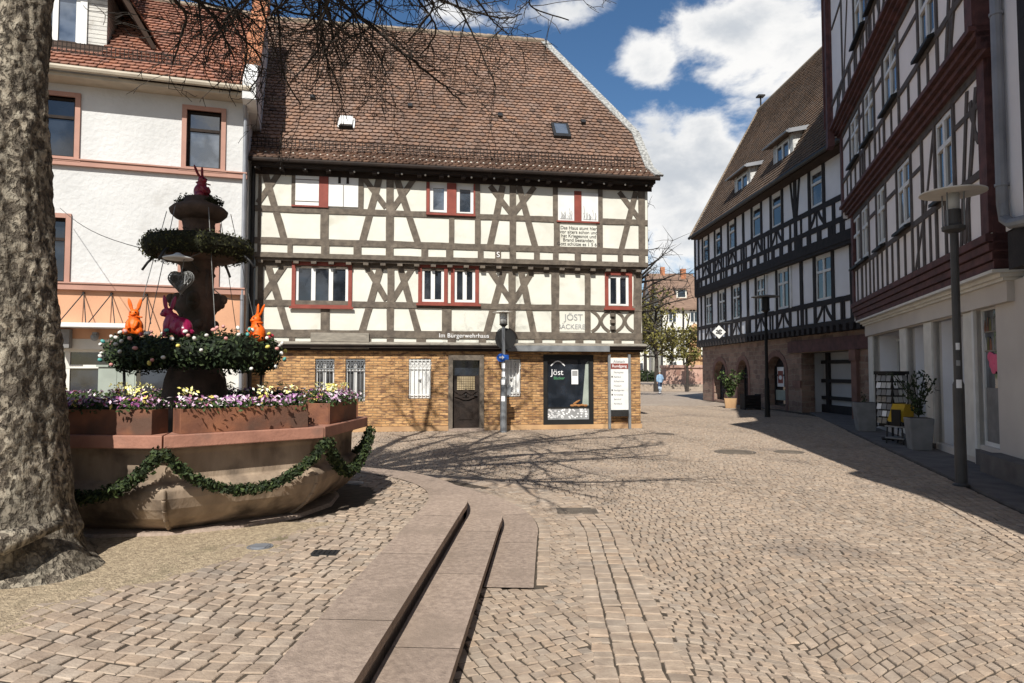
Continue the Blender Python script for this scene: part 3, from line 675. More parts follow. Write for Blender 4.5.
    for x0, x1 in ((286.8, 291.8), (320.5, 328.6), (353, 360.8), (421, 427.8), (445.8, 453), (477.6, 483.4), (495, 500.8), (534, 539.7), (553, 558.6), (574.8, 581), (596.7, 602), (618, 623)): post(V2, x0, x1, zs, zl, p2)
    for a, b, w in (((264.8, 172), (284.7, 241), .18), ((279.5, 172.5), (258, 203), .15), ((379.6, 177), (362.3, 242), .18), ((363.5, 177.5), (386, 207.5), .15), ((396.6, 178), (418.2, 244), .18), ((414, 179), (392.6, 209), .15),
                    ((502.6, 186), (489.5, 247.5), .18), ((490, 186), (512, 214.5), .15), ((518.6, 186), (535.7, 249), .18), ((534.5, 187), (512, 215.5), .15), ((635.7, 192), (620.8, 251), .16), ((618.8, 192), (640.5, 221), .14)): diag(p2, V2, a, b, w)
    # first floor
    zm, zl = 3.52, 2.70
    rail(zm, V1, .16, UL1, UR1); rail(zl, V1, .20, UL1, UR1); rail(4.58, V1, .14, UL1, UR1)
    for x0, x1 in ((257.5, 262.6), (387, 394), (508.4, 515.4), (633.6, 641.3)): post(V1, x0, x1, Z10, 4.6, p1)
    for x0, x1 in ((321, 330), (442, 451.6)): post(V1, x0, x1, zl, zm, p1)
    for x0, x1 in ((551.3, 559.2), (584.6, 590.4)): post(V1, x0, x1, zl, 4.6, p1)
    for x0, x1 in ((289.7, 295.5), (369.5, 371.5), (416.5, 426), (447.7, 456), (478.7, 486), (534, 542), (555, 562), (575, 583), (595, 601), (613.4, 621)): post(V1, x0, x1, Z10, zl, p1)
    for a, b, w in (((267, 262), (289.4, 335), .19), ((287, 262), (261, 299.5), .16), ((382, 262), (361.5, 333.5), .19), ((364, 262), (386.5, 300), .16), ((399, 263), (418.6, 334), .19), ((415, 264), (392.6, 300), .16),
                    ((505.2, 265), (486.4, 334), .19), ((487, 265.5), (511.7, 302), .16), ((520, 266), (533.8, 334), .19), ((534.8, 267), (514, 301), .16)): diag(p1, V1, a, b, w)
    for cxp in (600.5, 624.5):
        for sg in (-1, 1):
            t.curve([p1(cxp+sg*(8.6-8.0*sin(pi*k/8)**.8)*(1 if sg else 1), 311+20.5*k/8) for k in range(9)], .085, V1, .08, .018)
    t.curve([p1(612.6, y) for y in (311, 316, 321, 326, 332)], .10, V1, .08, .02)
    for y in (315, 321.5, 328): u, z = p1(612.6, y); t.lathe([(.09, -.05), (.09, .05)], 8, (u, V1-.03, z))
    t.box(UL1, UR1, V2+.04, V1, 4.66, 4.735)   # joists under the jetty
    for k in range(24): u = UL1+.15+k*(UR1-UL1-.3)/23; t.box(u-.07, u+.07, V2+.01, V1+.0, 4.59, 4.66)
    for sg, u in ((1, UR1), (1, UR2)):
        v, z0, z1 = ((V1, Z10, 4.6), (V2, Z20, 7.2))[u == UR2]
        for k in range(5): y = v+.04+k*2.05; t.box(u-.02, u+.025, y, y+.18, z0, z1)
        for z in ((2.7, 3.52) if u == UR1 else (4.8, 5.18, 6.05)): t.box(u-.02, u+.021, v+.1, 8.4, z-.08, z+.08)
    t.build('timber_frame', 'wood_grey', R)
    # red window surrounds and panels
    def redbox(P, v, x0, x1, y0, y1, out=.05, mat='paint_red', name='red_panel', par=None):
        u0, u1 = P(x0, 300)[0], P(x1, 300)[0]; xm = (x0+x1)/2; f = MB(); f.box(u0, u1, v-out, v+.05, P(xm, y1)[1], P(xm, y0)[1]); return f.build(name, mat, par or R)
    for a, b, c, d, n in wins1:
        u = uw(a, b, V1); casing(R, u[0], u[1], p1((a+b)/2, d)[1], p1((a+b)/2, c)[1], V1, .10, .055)
    redbox(p2, V2, 446.4, 455.8, 183.5, 215); redbox(p2, V2, 317.8, 327.2, 174, 207.6); redbox(p2, V2, 574.4, 581.5, 191.5, 222)
    redbox(p2, V2, 425.8, 429, 182.5, 215.5, .044); redbox(p2, V2, 473.1, 474.8, 184.5, 217, .044)
    redbox(p2, V2, 425.6, 475, 214, 216, .09, name='window_sill'); redbox(p2, V2, 290.3, 327.4, 205.9, 207.4, .07, name='window_sill'); redbox(p2, V2, 556.5, 599.5, 221.5, 223, .07, name='window_sill')
    for x0, x1, y0, y1 in ((294, 317.6, 175, 205.7), (327.4, 357.2, 176, 207), (558, 574.2, 192.5, 220.8), (581.7, 598.3, 193.6, 221.6)):
        o = redbox(p2, V2, x0, x1, y0, y1, .04, 'paint_white', 'shutter'); f = MB(); u0, u1 = p2(x0, 300)[0], p2(x1, 300)[0]; xm = (x0+x1)/2
        if x0 < 320:
            for y in (y0+5, y1-4): z = p2(xm, y)[1]; f.box(u0, u1, V2-.046, V2-.035, z-.010, z+.010)
        elif x0 < 400:
            f.box((u0+u1)/2-.008, (u0+u1)/2+.008, V2-.046, V2-.035, p2(xm, y1)[1], p2(xm, y0)[1]-.25)
            for du in (-.11, .11): q = MB(); q.box((u0+u1)/2+du-.035, (u0+u1)/2+du+.035, V2-.05, V2-.035, p2(xm, y0)[1]-.22, p2(xm, y0)[1]-.02); q.build('shutter_hook', 'wood_darkbrown', o)
        else:
            zz = p2(xm, y1)[1]; q = MB(); q.box(u0, u1, V2-.044, V2-.035, p2(xm, y0+3)[1]-.006, p2(xm, y0+3)[1]+.006); q.build('shutter_line', 'text_grey', o); f.box(u0+.05, u1-.05, V2-.0415, V2-.02, zz+.035, zz+.056)
            for k in range(14): u = u0+.06+random.random()*(u1-u0-.12); hh = .06+random.random()*(.34 if k % 3 == 0 else .16); f.curve([(u, zz+.05), (u+.02, zz+.05+hh*.6), (u+.0, zz+.05+hh)], .012, V2-.02, 0, .022)
        f.build('shutter_detail', 'text_grey' if x0 > 400 else 'wood_grey', o)
    # weathered board, writing
    o = redbox(p1, V1, 311.6, 369.5, 333, 349, .10, 'wood_board', 'board'); f = MB(); u0, u1 = p1(311.6, 300)[0], p1(369.5, 300)[0]; z = p1(340, 342)[1]; f.box(u0, u1, V1-.105, V1-.08, z-.008, z+.008); f.build('board_gap', 'wood_grey', o)
    o = redbox(p2, V2, 559.9, 596.9, 225.4, 248.2, .03, 'plaster_cream', 'inscription_panel'); u, z = p2(578.4, 229.6)
    text('Das Haus stunt hier\nvor alters schon und\nhat Kriegesnot und\nBrand bestanden.\nGott schütze es 1 5 6 5', .138, u, z-.01, V2-.034, 'text_black', o, 'inscription', spacing=.98)
    o = redbox(p1, V1, 559.4, 584.4, 310.5, 331.5, .012, 'plaster_cream', 'bakery_panel'); u, z = p1(572, 329)
    text('BÄCKEREI', .20, u, z+.0, V1-.018, 'text_grey', o); u, z = p1(573.5, 321); text('JÖST', .26, u, z+.02, V1-.018, 'text_grey', o)
    u, z = p1(464, 336.6); text('Im Bürgerwehrhaus', .17, u, z-.03, V1-.045, 'text_white', R, 'house_name', spacing=1.05)
    u, z = p2(498, 255.6); text('S', .22, u, z-.05, V2-.036, 'text_white', R, 'emblem')
    # eaves and roof
    ea = -.64; ez = 7.31; sl = radians(52.5); cs, sn = cos(sl), sin(sl)
    f = MB(); f.box(UL2-.05, UR2+.12, ea+.02, V2+.02, 7.14, 7.18); f.box(UL2-.05, UR2+.12, ea+.02, ea+.06, 7.18, 7.28)
    for k in range(19): u = UL2+.1+k*(UR2-UL2-.1)/18; f.box(u-.06, u+.06, ea+.06, V2-.03, 7.05, 7.14)
    f.box(UL2-.05, UR2+.12, V2-.06, V2-.025, 6.98, 7.14); f.build('eaves_board', 'wood_darkbrown', R)
    f = MB()
    f.tube([(UL2-.1, ea-.06, 7.26), (UR2+.22, ea-.06, 7.26)], .06, 8); f.build('gutter', 'wood_darkbrown', R)
    # roof: a flatter kick at the eaves, then the main slope; clipped gable on the right
    LEN = 7.55; HIPW = 2.35; UE = UR2+.17; UW0 = UL2-.75
    ks = radians(33); K = .85; kcs, ksn = cos(ks), sin(ks)
    kick = tiles((0, ea-.05, ez), (1, 0, 0), (0, kcs, ksn), (0, -ksn, kcs), [(UW0, 0), (UE+.03, 0), (UE, K), (UW0, K)])
    oy, oz = ea-.05+K*kcs, ez+K*ksn
    poly = [(UW0, 0), (UE, 0), (UE-.02, HIPW-K*.6), (UE-2.25, LEN), (UW0, LEN)]
    main = tiles((0, oy, oz), (1, 0, 0), (0, cs, sn), (0, -sn, cs), poly)
    o = len(kick.v); kick.v += main.v; kick.f += [[i+o for i in q] for q in main.f]; kick.c += main.c; kick.m += main.m
    RO = kick.build('roof', 'roof_tile', R)
    pt = lambda a, w, n=0: (a, oy+w*cs-n*sn, oz+w*sn+n*cs)
    f = MB(); f.add([pt(*q, -.005) for q in poly], [(0, 1, 2, 3, 4)]); f.add([(UW0, ea-.05, ez-.01), (UE, ea-.05, ez-.01), (UE, oy, oz-.01), (UW0, oy, oz-.01)], [(0, 1, 2, 3)])
    ridge = pt(UE-2.25, LEN); bk = ridge[1]*2
    f.add([pt(UE-2.25, LEN), pt(UE-.02, HIPW-K*.6), (UE-.02, bk-pt(0, HIPW-K*.6)[1], pt(0, HIPW-K*.6)[2])], [(0, 1, 2)])       # half hip
    f.add([pt(UW0, LEN), pt(UE-2.25, LEN), (UE-.02, bk-pt(0, HIPW-K*.6)[1], pt(0, HIPW-K*.6)[2]), (UE, bk-ea, ez), (UW0, bk-ea, ez)], [(0, 1, 2, 3, 4)])
    f.build('roof_underlay', 'roof_under', RO)
    f = MB(); a = pt(UR2, HIPW-K*.6); f.add([(UR2, V2+.1, 7.3), (UR2, bk-V2, 7.3), (UR2, bk-a[1], a[2]), (UR2, a[1], a[2])], [(0, 1, 2, 3)]); f.build('gable_wall', 'plaster_cream', R)
    # slate verge and hip strips
    f = MB()
    def strip(p, q, w):
        p, q = Vector(p), Vector(q); d = (q-p).normalized(); n = Vector((0, -sn, cs)); s = d.cross(n).normalized()*w
        f.hexa([tuple(x) for x in (p-s*.5, p+s*.5, q+s*.5, q-s*.5, p-s*.5+n*.07, p+s*.5+n*.07, q+s*.5+n*.07, q-s*.5+n*.07)])
    strip((UE+.02, ea-.06, ez+.01), pt(UE, 0, .0), .26); strip(pt(UE, 0), pt(UE-.02, HIPW-K*.6), .26); strip(pt(UE-.02, HIPW-K*.6), pt(UE-2.25, LEN), .26)
    f.build('slate_verge', 'slate', RO)
    f = MB()
    for k in range(28):
        a = UW0+k*(UE-2.25-UW0)/28; b = a+(UE-2.25-UW0)/28; p = pt(0, LEN)
        f.tube([(a, p[1], p[2]+.02), (b+.02, p[1], p[2]+.02)], [.12, .105], 8)
    f.build('ridge', 'ridge_tile', RO)
    # snow guard
    f = MB(); w = K+.0
    for z in (.0, .11, .22): f.tube([(UW0+.15, oy-.12-.02, oz-.02+z*1.0+.05), (UE-.35, oy-.14, oz-.02+z+.05)], .012, 4)
    for k in range(int((UE-UW0-.5)/.10)): u = UW0+.15+k*.10; f.box(u-.009, u+.009, oy-.15, oy-.132, oz+.02, oz+.27)
    for k in range(9): u = UW0+.2+k*1.3; f.tube([(u, oy+.05, oz+.12), (u, oy-.14, oz+.26)], .012, 4)
    f.build('snow_guard', 'wood_darkbrown', RO)
    # roof hatches and vents
    def roofxy(px, py):              # where a sight line meets the main slope
        d = ray(px, py); n = Vector((-BR.N[0]*sn, -BR.N[1]*sn, cs)); p0 = Vector((BR.o[0]+BR.N[0]*oy, BR.o[1]+BR.N[1]*oy, oz)); c = Vector((0, 0, H)); d = Vector(d)
        t = (p0-c).dot(n)/d.dot(n); p = c+d*t; u = (p.x-BR.o[0])*BR.U[0]+(p.y-BR.o[1])*BR.U[1]; return u, (p.z-oz)/sn
    def on(a, w, n): return pt(a, w, n)
    def slab(f, a0, a1, w0, w1, n0, n1): f.hexa([on(a0, w0, n0), on(a1, w0, n0), on(a1, w1, n0), on(a0, w1, n0), on(a0, w0, n1), on(a1, w0, n1), on(a1, w1, n1), on(a0, w1, n1)])
    a, w = roofxy(346.5, 126); f = MB(); slab(f, a-.24, a+.24, w-.22, w+.26, .02, .10); slab(f, a-.18, a+.18, w-.20, w+.22, .10, .20); f.build('roof_hatch', 'paint_white', RO)
    f = MB(); slab(f, a-.20, a+.20, w-.235, w-.215, .04, .16); f.build('hatch_opening', 'black', RO)
    a, w = roofxy(560.5, 133); f = MB(); slab(f, a-.27, a+.27, w-.35, w+.37, .02, .13); o = f.build('roof_light', 'metal_dark', RO); f = MB(); slab(f, a-.19, a+.19, w-.22, w+.3, .13, .137); f.build('roof_light_pane', 'glass_sky', o)
    for x, y in ((313, 100), (410, 108.5), (500, 118), (583, 124.5)):
        a, w = roofxy(x, y); f = MB(); slab(f, a-.07, a+.07, w-.05, w+.12, .02, .12); f.build('roof_vent', 'metal_dark', RO)
    f = MB(); f.tube([(UL2-.05, V2-.05, 7.3), (UL2-.05, V2-.05, .1)], .055, 8); f.build('downpipe', 'metal_dark', R)
    # string of light bulbs under the eaves
    L = thing('light_string', 'string of small pale bulbs under the eaves of the cream half-timbered house', 'string lights', (*BR.o, 0), BR.a)
    f = MB(); f.tube([(UL2, ea+.08, 7.11), (UR2+.1, ea+.08, 7.11)], .008, 4); f.build('cable', 'black', L); b0 = None
    for k in range(18):
        u = UL2+.05+k*(UR2-UL2)/17.3
        if b0 is None: f = MB(); f.ball((0, 0, -.032), .028, 8, 6); b0 = f.build('bulb', 'bulb', L, True)
        else: c = b0.copy(); COL.objects.link(c); c.parent = L; b0 = c
        b0.location = (u, ea+.08, 7.11)
bakery()
# ================================================================== the white shop building on the left
WH = Site((-6.86, 17.15), 17.0)
def white_building():
    R = thing('townhouse', 'white rendered townhouse with red tiled roof and orange shop zone behind the fountain', 'house', (*WH.o, 0), WH.a)
    uu = lambda a, b: (WH.P(a, 300)[0], WH.P(b, 300)[0])
    UL = -11.5; UR = 0.0; g = lambda x0, x1, y0, y1: (*uu(x0, x1), WH.P((x0+x1)/2, y1)[1], WH.P((x0+x1)/2, y0)[1])
    A = [g(183, 218, 111, 168), g(38, 70, 98, 158), g(182, 214, 226, 287), g(30, 64, 222, 284)]
    sp = A[0][0]-A[1][0]
    A[1] = (A[1][0]-.1, A[1][1], A[0][2], A[0][3]); A[3] = (A[3][0]-.1, A[3][1], A[2][2], A[2][3])
    A += [(A[1][0]-sp, A[1][1]-sp, A[0][2], A[0][3]), (A[1][0]-sp, A[1][1]-sp, A[2][2], A[2][3])]
    m = MB(); wall_open(m, UL, UR, 3.66, 8.8, A, 0, .3); 
    m.add([(UR, 0, 0), (UR, 6, 0), (UR, 6, 8.8), (UR, 3, 12.2), (UR, 0, 8.8)], [(0, 1, 2, 3, 4)]); m.build('plaster_wall', 'plaster_white', R)
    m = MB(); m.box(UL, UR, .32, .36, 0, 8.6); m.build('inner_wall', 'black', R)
    for i, (a, b, c, d) in enumerate(A):
        o = window(R, a, b, c, d, 0, 1, .68, .06, 'wood_darkbrown', 'glass_sky' if i in (0, 4) else 'glass', rec=.13)
        cz = casing(R, a, b, c, d, 0, .11, .05, 'paint_salmon')
        if i == 1: f = MB(); f.box(a+.05, a+(b-a)*.93, .175, .178, c+.05, c+(d-c)*.64); f.build('curtain', 'curtain', o); 
        if i == 3:
            text('KAFFEE', .19, a+.62, d-.36, .14, 'text_white', o); f = MB()
            f.box(b-.34, b-.08, .14, .148, c+.62, c+.86); f.box(b-.30, b-.08, .14, .148, c+.1, c+.46); f.build('window_poster', 'text_grey', o)
    f = MB()
    for z, h, out in ((6.62, .13, .10), (3.62, .14, .12)): f.box(UL, UR, -out, .05, z, z+h); f.box(UL, UR, -out-.03, .05, z+h, z+h+.035)
    f.build('string_course', 'paint_salmon', R)
    ops = [(-10.8, -8.6, .25, 2.2), (-8.3, -5.2, 0, 2.2), (-4.95, -3.0, .3, 2.2), (-2.7, -.6, .3, 2.2)]
    m = MB(); wall_open(m, UL, UR, 2.45, 3.62, [], 0, .3); m.build('orange_band', 'plaster_orange', R)
    m = MB(); wall_open(m, UL, UR, 0, 2.447, ops, .02, .3); m.build('shopfront_frame', 'paint_offwhite', R)
    for a, b, c, d in ops:
        o = window(R, a, b, c, d, .02, 2, .78, .07, 'paint_offwhite', 'glass', rec=.18)
    f = MB(); f.box(WH.P(52, 330)[0], WH.P(128, 330)[0]+.15, -.62, -.02, 2.70, 2.80); CA = f.build('canopy', 'paint_white', R)
    f = MB()
    for px in (84, 112, 147): u = WH.P(px, 292)[0]; f.tube([(u, -.02, 3.55), (u-.32, -.60, 2.8)], .013, 5); f.tube([(u, -.02, 3.55), (u+.22, -.60, 2.8)], .013, 5); f.ball((u, -.03, 3.55), .035, 6, 4)
    f.build('tie_rod', 'metal_dark', CA)
    u = WH.P(66, 336)[0]; f = MB(); f.box(u-.14, u+.14, -.25, -.02, 2.22, 2.66); f.build('wall_box', 'concrete', R)
    u = WH.P(97, 336)[0]; f = MB(); f.box(u-.05, u+.05, -.2, -.02, 2.5, 2.6); f.ball((u, -.2, 2.48), .09, 8, 6); f.build('wall_lamp', 'metal_grey', R)
    # eaves, roof, gutter
    f = MB(); f.box(UL, UR+.02, -.52, .1, 8.62, 8.70); f.build('soffit', 'gutter_beige', R)
    f = MB(); f.tube([(UL, -.62, 8.78), (UR+.1, -.62, 8.78)], .075, 8); f.build('gutter', 'gutter_beige', R)
    f = MB(); f.tube([(-.06, -.6, 8.76), (-.06, -.25, 8.4), (-.06, -.08, 8.2), (-.06, -.08, .1)], .05, 8); f.build('downpipe', 'metal_zinc', R)
    sl = radians(46); cs, sn = cos(sl), sin(sl); LEN = 5.0; DU0, DU1 = -6.6, WH.P(86, 60, .4)[0]
    DW = WH.P(108, 40, .4)[0]
    t = tiles((0, -.6, 8.86), (1, 0, 0), (0, cs, sn), (0, -sn, cs), [(UL, 0), (UR-.05, 0), (UR-.05, LEN), (UL, LEN)], .19, .18, holes=[(DU0, DW-.05, .95, 3.6)])
    RO = t.build('roof', 'roof_tile_red', R)
    pt = lambda a, w, n=0: (a, -.6+w*cs-n*sn, 8.86+w*sn+n*cs)
    f = MB(); f.add([pt(UL, 0, -.01), pt(UR, 0, -.01), pt(UR, LEN, -.01), pt(UL, LEN, -.01)], [(0, 1, 2, 3)]); q = pt(0, LEN); f.add([(UL, q[1], q[2]), (UR, q[1], q[2]), (UR, 6.5, 8.8), (UL, 6.5, 8.8)], [(0, 1, 2, 3)]); f.build('roof_underlay', 'roof_under', RO)
    f = MB(); q = pt(0, LEN)
    for k in range(36): a = UL+k*.32; f.tube([(a, q[1], q[2]), (a+.34, q[1], q[2])], [.12, .10], 8)
    f.build('ridge', 'ridge_tile', RO)
    f = MB()
    for z in (.05, .17, .28): q = pt(0, .62); f.tube([(UL, q[1], q[2]+z), (UR-1.4, q[1], q[2]+z)], .012, 4)
    for k in range(105): u = UL+k*.095; f.box(u-.008, u+.008, q[1]-.01, q[1]+.008, q[2], q[2]+.3)
    f.build('snow_guard', 'wood_darkbrown', RO)
    # parapet of the fire wall
    f = MB(); f.prism([(0, 0), (0, 1)], 0, 0) if False else None
    pr = [(-.66, 8.5), (-.62, 8.95), (2.9, 12.75), (3.3, 12.75), (6.4, 9.2), (6.4, 8.4), (0, 8.4)]
    f.add([(-.10, y, z) for y, z in pr]+[(.22, y, z) for y, z in pr], [tuple(range(6, -1, -1)), tuple(range(7, 14))]+[(i, (i+1) % 7, (i+1) % 7+7, i+7) for i in range(7)])
    f.build('fire_wall', 'plaster_white', R)
    f = MB()
    f.hexa([(-.16, .1, 9.72), (.27, .1, 9.72), (.27, 3.1, 12.95), (-.16, 3.1, 12.95), (-.16, .02, 9.83), (.27, .02, 9.83), (.27, 3.0, 13.06), (-.16, 3.0, 13.06)]); f.box(-.2, .3, 2.85, 3.4, 12.75, 13.25); f.build('fire_wall_capping', 'brick_red_parapet', R)
    # dormer
    z0, z1 = 9.62, 11.35; dv = .35
    f = MB(); f.box(DU1, DW-.02, dv+.02, 3.2, z0-.1, z1); f.box(DU0, DU1, dv+.10, 3.2, z0-.1, z1); f.build('dormer_wall', 'boards_white', R)
    a, b = WH.P(30, 50, dv)[0], WH.P(79, 50, dv)[0]
    DM = window(R, a, b, z0+.12, z1-.12, dv-.02, 2, None, .08, 'paint_white', 'glass_sky', rec=.04); f = MB(); f.box(b+.01, DU1+.02, dv-.03, dv+.10, z0-.1, z1); f.box(DU0, a-.01, dv-.03, dv+.1, z0-.1, z1); f.box(a, b, dv-.02, dv+.1, z1-.11, z1); f.box(a, b, dv-.06, dv+.1, z0-.1, z0+.11); f.build('dormer_front', 'paint_white', R)
    f = MB(); f.hexa([(DU0-.3, -.15, z1-.05), (DW+.12, -.15, z1-.05), (DW+1.15, .75, z1-.95), (DW+1.15, 2.4, z1-.1)] + [(DU0-.3, -.15, z1+.06), (DW+.16, -.15, z1+.06), (DW+1.25, .75, z1-.84), (DW+1.25, 2.4, z1+.0)]) if False else None
    f.box(DU0-.3, DW+.25, -.12, 3.4, z1+.002, z1+.09)
    # the flared side slope right of the dormer, open and dark beneath
    f.hexa([(DW+.15, -.10, z1-.02), (DW+.25, -.10, z1+.06), (DW+1.12, .33, 9.93), (DW+1.02, .33, 9.90), (DW+.15, 3.2, z1-.02), (DW+.25, 3.2, z1+.06), (DW+1.12, 3.2, 9.93), (DW+1.02, 3.2, 9.90)])
    f.build('dormer_roof', 'roof_under', R)
    t = tiles((DU0-.3, -.14, z1+.10), (1, 0, 0), (0, .9, .436), (0, -.436, .9), [(0, 0), (DW+.25-DU0+.3, 0), (DW+.25-DU0+.3, 2.9), (0, 2.9)], .19, .18); t.build('dormer_tiles', 'roof_tile_red', R)
    d = Vector((.9, 1.05, -(z1-10.3))).normalized()
    t = tiles((DW+1.16, -.13, 9.95), (0, 1, 0), (-.53, .0, .85), (.85, 0, .53), [(.46, 0), (3.0, 0), (3.0, 1.7), (0, 1.7)], .19, .18); t.build('dormer_side_tiles', 'roof_tile_red', R)
white_building()
# ================================================================== the black-and-white house up the street
DK = Site(G(703.5, 400), -87.86)
def dark_house():
    R = thing('timber_framed_house', 'black and white half-timbered house over a rough sandstone ground floor with round arches', 'house', (*DK.o, 0), DK.a)
    UE = 19.2; V1, V2 = -.28, -.52
    us = lambda a, b, v: (DK.P(a, 300, v)[0], DK.P(b, 300, v)[0])
    ar = [(*us(713.2, 725, 0), .12, 2.25), (*us(736.6, 747, 0), 0.0, 2.25), (*us(766, 784, 0), .15, 2.35)]
    pa = (*us(800, 853.5, 0), 0, 2.42)
    m = MB(); wall_open(m, -.1, UE, 0, 3.12, ar+[pa], 0, .55)
    for a, b, c, d in ar:                               # round heads
        r = (b-a)/2; cx = (a+b)/2
        for sg in (-1, 1):
            pts = [(cx+sg*r*1.01, d+.005), (cx, d+.005)]+[(cx+sg*r*sin(pi/2*k/8), d-.75+.75*cos(pi/2*k/8)) for k in range(9)]
            pts = pts[:2]+pts[2:]
            if sg > 0: pts = pts[::-1]
            m.prism(pts, .012, .5)
    m.add([(-.1, 0, 0), (-.1, 8, 0), (-.1, 8, 3.12), (-.1, 0, 3.12)], [(0, 3, 2, 1)])
    m.build('stone_wall', 'stone_blocks', R)
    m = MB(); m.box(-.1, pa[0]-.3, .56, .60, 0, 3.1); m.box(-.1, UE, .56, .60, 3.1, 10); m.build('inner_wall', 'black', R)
    for i, (a, b, c, d) in enumerate(ar):
        o = window(R, a+.02, b-.02, c+.02, d-.02, 0, 1 if i else 2, .62, .07, 'metal_dark', 'glass', rec=.35)
        if i == 2:
            f = MB(); f.box(a+.35, a+1.0, .31, .335, c+.85, c+1.72); p = f.build('window_poster', 'text_white', o)
            f = MB(); f.box(a+.42, a+.93, .305, .31, c+1.0, c+1.55); p2_ = f.build('poster_picture', 'paint_red', p); f = MB(); f.ball((a+.68, .30, c+1.25), (.17, .01, .1), 10, 6); f.build('poster_print', 'text_white', p2_)
            f = MB(); f.box(a+.2, b-.2, .30, .34, c+.25, c+.70); f.build('window_display', 'paint_greygreen', o)
        f = MB(); r = (b-a)/2+.12; cx = (a+b)/2
        f.curve([(cx-r*cos(pi*k/16), d-.72+.84*sin(pi*k/16)) for k in range(17)], .24, 0, .1, .02); f.box(a-.24, a-.002, -.022, .1, 0, d-.7); f.box(b+.002, b+.24, -.022, .1, 0, d-.7); f.build('arch_surround', 'arch_stone', R)
    a, b, c, d = pa
    f = MB(); f.add([(a, .9, 0), (b, .9, 0), (b, .9, d), (a, .9, d)], [(0, 1, 2, 3)]); f.add([(a, .5, 0), (a, .9, 0), (a, .9, d), (a, .5, d)], [(0, 1, 2, 3)]); f.add([(a, .3, d), (b, .3, d), (b, .9, d), (a, .9, d)], [(0, 1, 2, 3)]); f.build('passage_wall', 'plaster_passage_shade', R)
    f = MB()
    for u in (a+.5, a+3.05, b-.1): f.box(u-.12, u+.12, .80, .92, 0, d)
    for z in (.62, 1.30, 2.05): f.box(a, b, .81, .92, z-.07, z+.07)
    f.box(a, b, .805, .92, 0, .35); f.build('passage_frame', 'wood_dark', R)
    f = MB(); f.box(b-.05, b+.28, -.12, .3, 0, 2.4); f.box(b-.10, b+.33, -.17, .3, 2.05, 2.42); f.build('pillar', 'arch_stone', R)
    f = MB(); f.box(a-1.0, UE, -.10, .3, 2.44, 2.92); f.build('lintel_beam', 'wood_oxblood', R)
    f = MB(); f.box(a-.7, a-.02, -.05, .02, 1.0, 1.3); f.build('stone_tablet', 'arch_stone', R)
    # upper floors
    w1 = [(706, 711.5, 298, 324.7), (719, 725, 293.5, 322), (733, 740, 288, 319), (757, 765, 275, 313), (778, 789, 266, 306.5), (816.6, 832.4, 256, 300)]
    w2 = [(704, 709, 242, 263), (716.4, 721.6, 234, 255.5), (730, 736, 222, 248.5), (754, 762, 205, 235), (773.5, 783, 191, 224.5), (813, 825, 165, 204)]
    def zz(l, v): return sum(DK.P((a+b)/2, d, v)[1] for a, b, c, d in l)/len(l), sum(DK.P((a+b)/2, c, v)[1] for a, b, c, d in l)/len(l)
    b1, t1 = zz(w1, V1); b2, t2 = zz(w2, V2)
    o1 = [(*us(a, b, V1), b1, t1) for a, b, c, d in w1]; o2 = [(*us(a, b, V2), b2, t2) for a, b, c, d in w2]
    o1.append((o1[-1][0]+2.6, o1[-1][0]+3.6, b1, t1)); o2.append((o2[-1][0]+2.4, o2[-1][0]+3.3, b2, t2))
    Z1a, Z1b, Z2a, Z2b = 3.32, b2-1.62, b2-1.50, 9.62
    UL1, UL2 = DK.P(697.5, 320, V1)[0], DK.P(694.8, 260, V2)[0]
    m = MB()
    wall_open(m, UL1, UE, Z1a, Z1b+.1, o1, V1, .25); wall_open(m, UL2, UE, Z2a, Z2b+.4, o2, V2, .25)
    m.add([(UL2, V2, Z2a), (UE, V2, Z2a), (UE, V1+.1, Z2a), (UL2, V1+.1, Z2a)], [(0, 1, 2, 3)])
    for ul, v, a, b in ((UL1, V1, Z1a, Z1b), (UL2, V2, Z2a, Z2b+.3)): m.add([(ul, v, a), (ul, 8, a), (ul, 8, b), (ul, v, b)], [(0, 3, 2, 1)])
    m.build('plaster_wall', 'plaster_cool', R)
    for k, (ops, v) in enumerate(((o1, V1), (o2, V2))):
        for i, o in enumerate(ops):
            wd = window(R, *o, v, 2 if k == 0 else 1, .66, .075, 'paint_white', 'glass_curtain' if (i+k) % 3 == 0 else 'glass', rec=.03)
            if k == 1: f = MB(); a, b, c, d = o; f.hexa([(a+.1, v-.02, c+.1), (b-.1, v-.02, c+.1), (b-.1, v+.01, c+.1), (a+.1, v+.01, c+.1), (a+.1, v-.0, c+.62*(d-c)), (b-.1, v-.0, c+.62*(d-c)), (b-.1, v+.012, c+.62*(d-c)), (a+.1, v+.012, c+.62*(d-c))]) if False else None
            if k == 0 and i in (3, 4):
                f = MB(); a, b, c, d = o; w = .14
                f.box(a-w-.16, a-.16, v-.05, v+.02, c-.05, d+.2); f.box(b+.16, b+.16+w, v-.05, v+.02, c-.05, d+.2); f.box(a-.16, b+.16, v-.048, v+.02, d+.08, d+.2); f.build('window_frame_board', 'paint_white', wd)
    t = MB()
    def rail(z, v, h, u0): t.bar((u0, z), (UE, z), h, v, .1, .035)
    def post(u, v, z0, z1, w=.22): t.bar((u, z0), (u, z1), w, v, .1, .03)
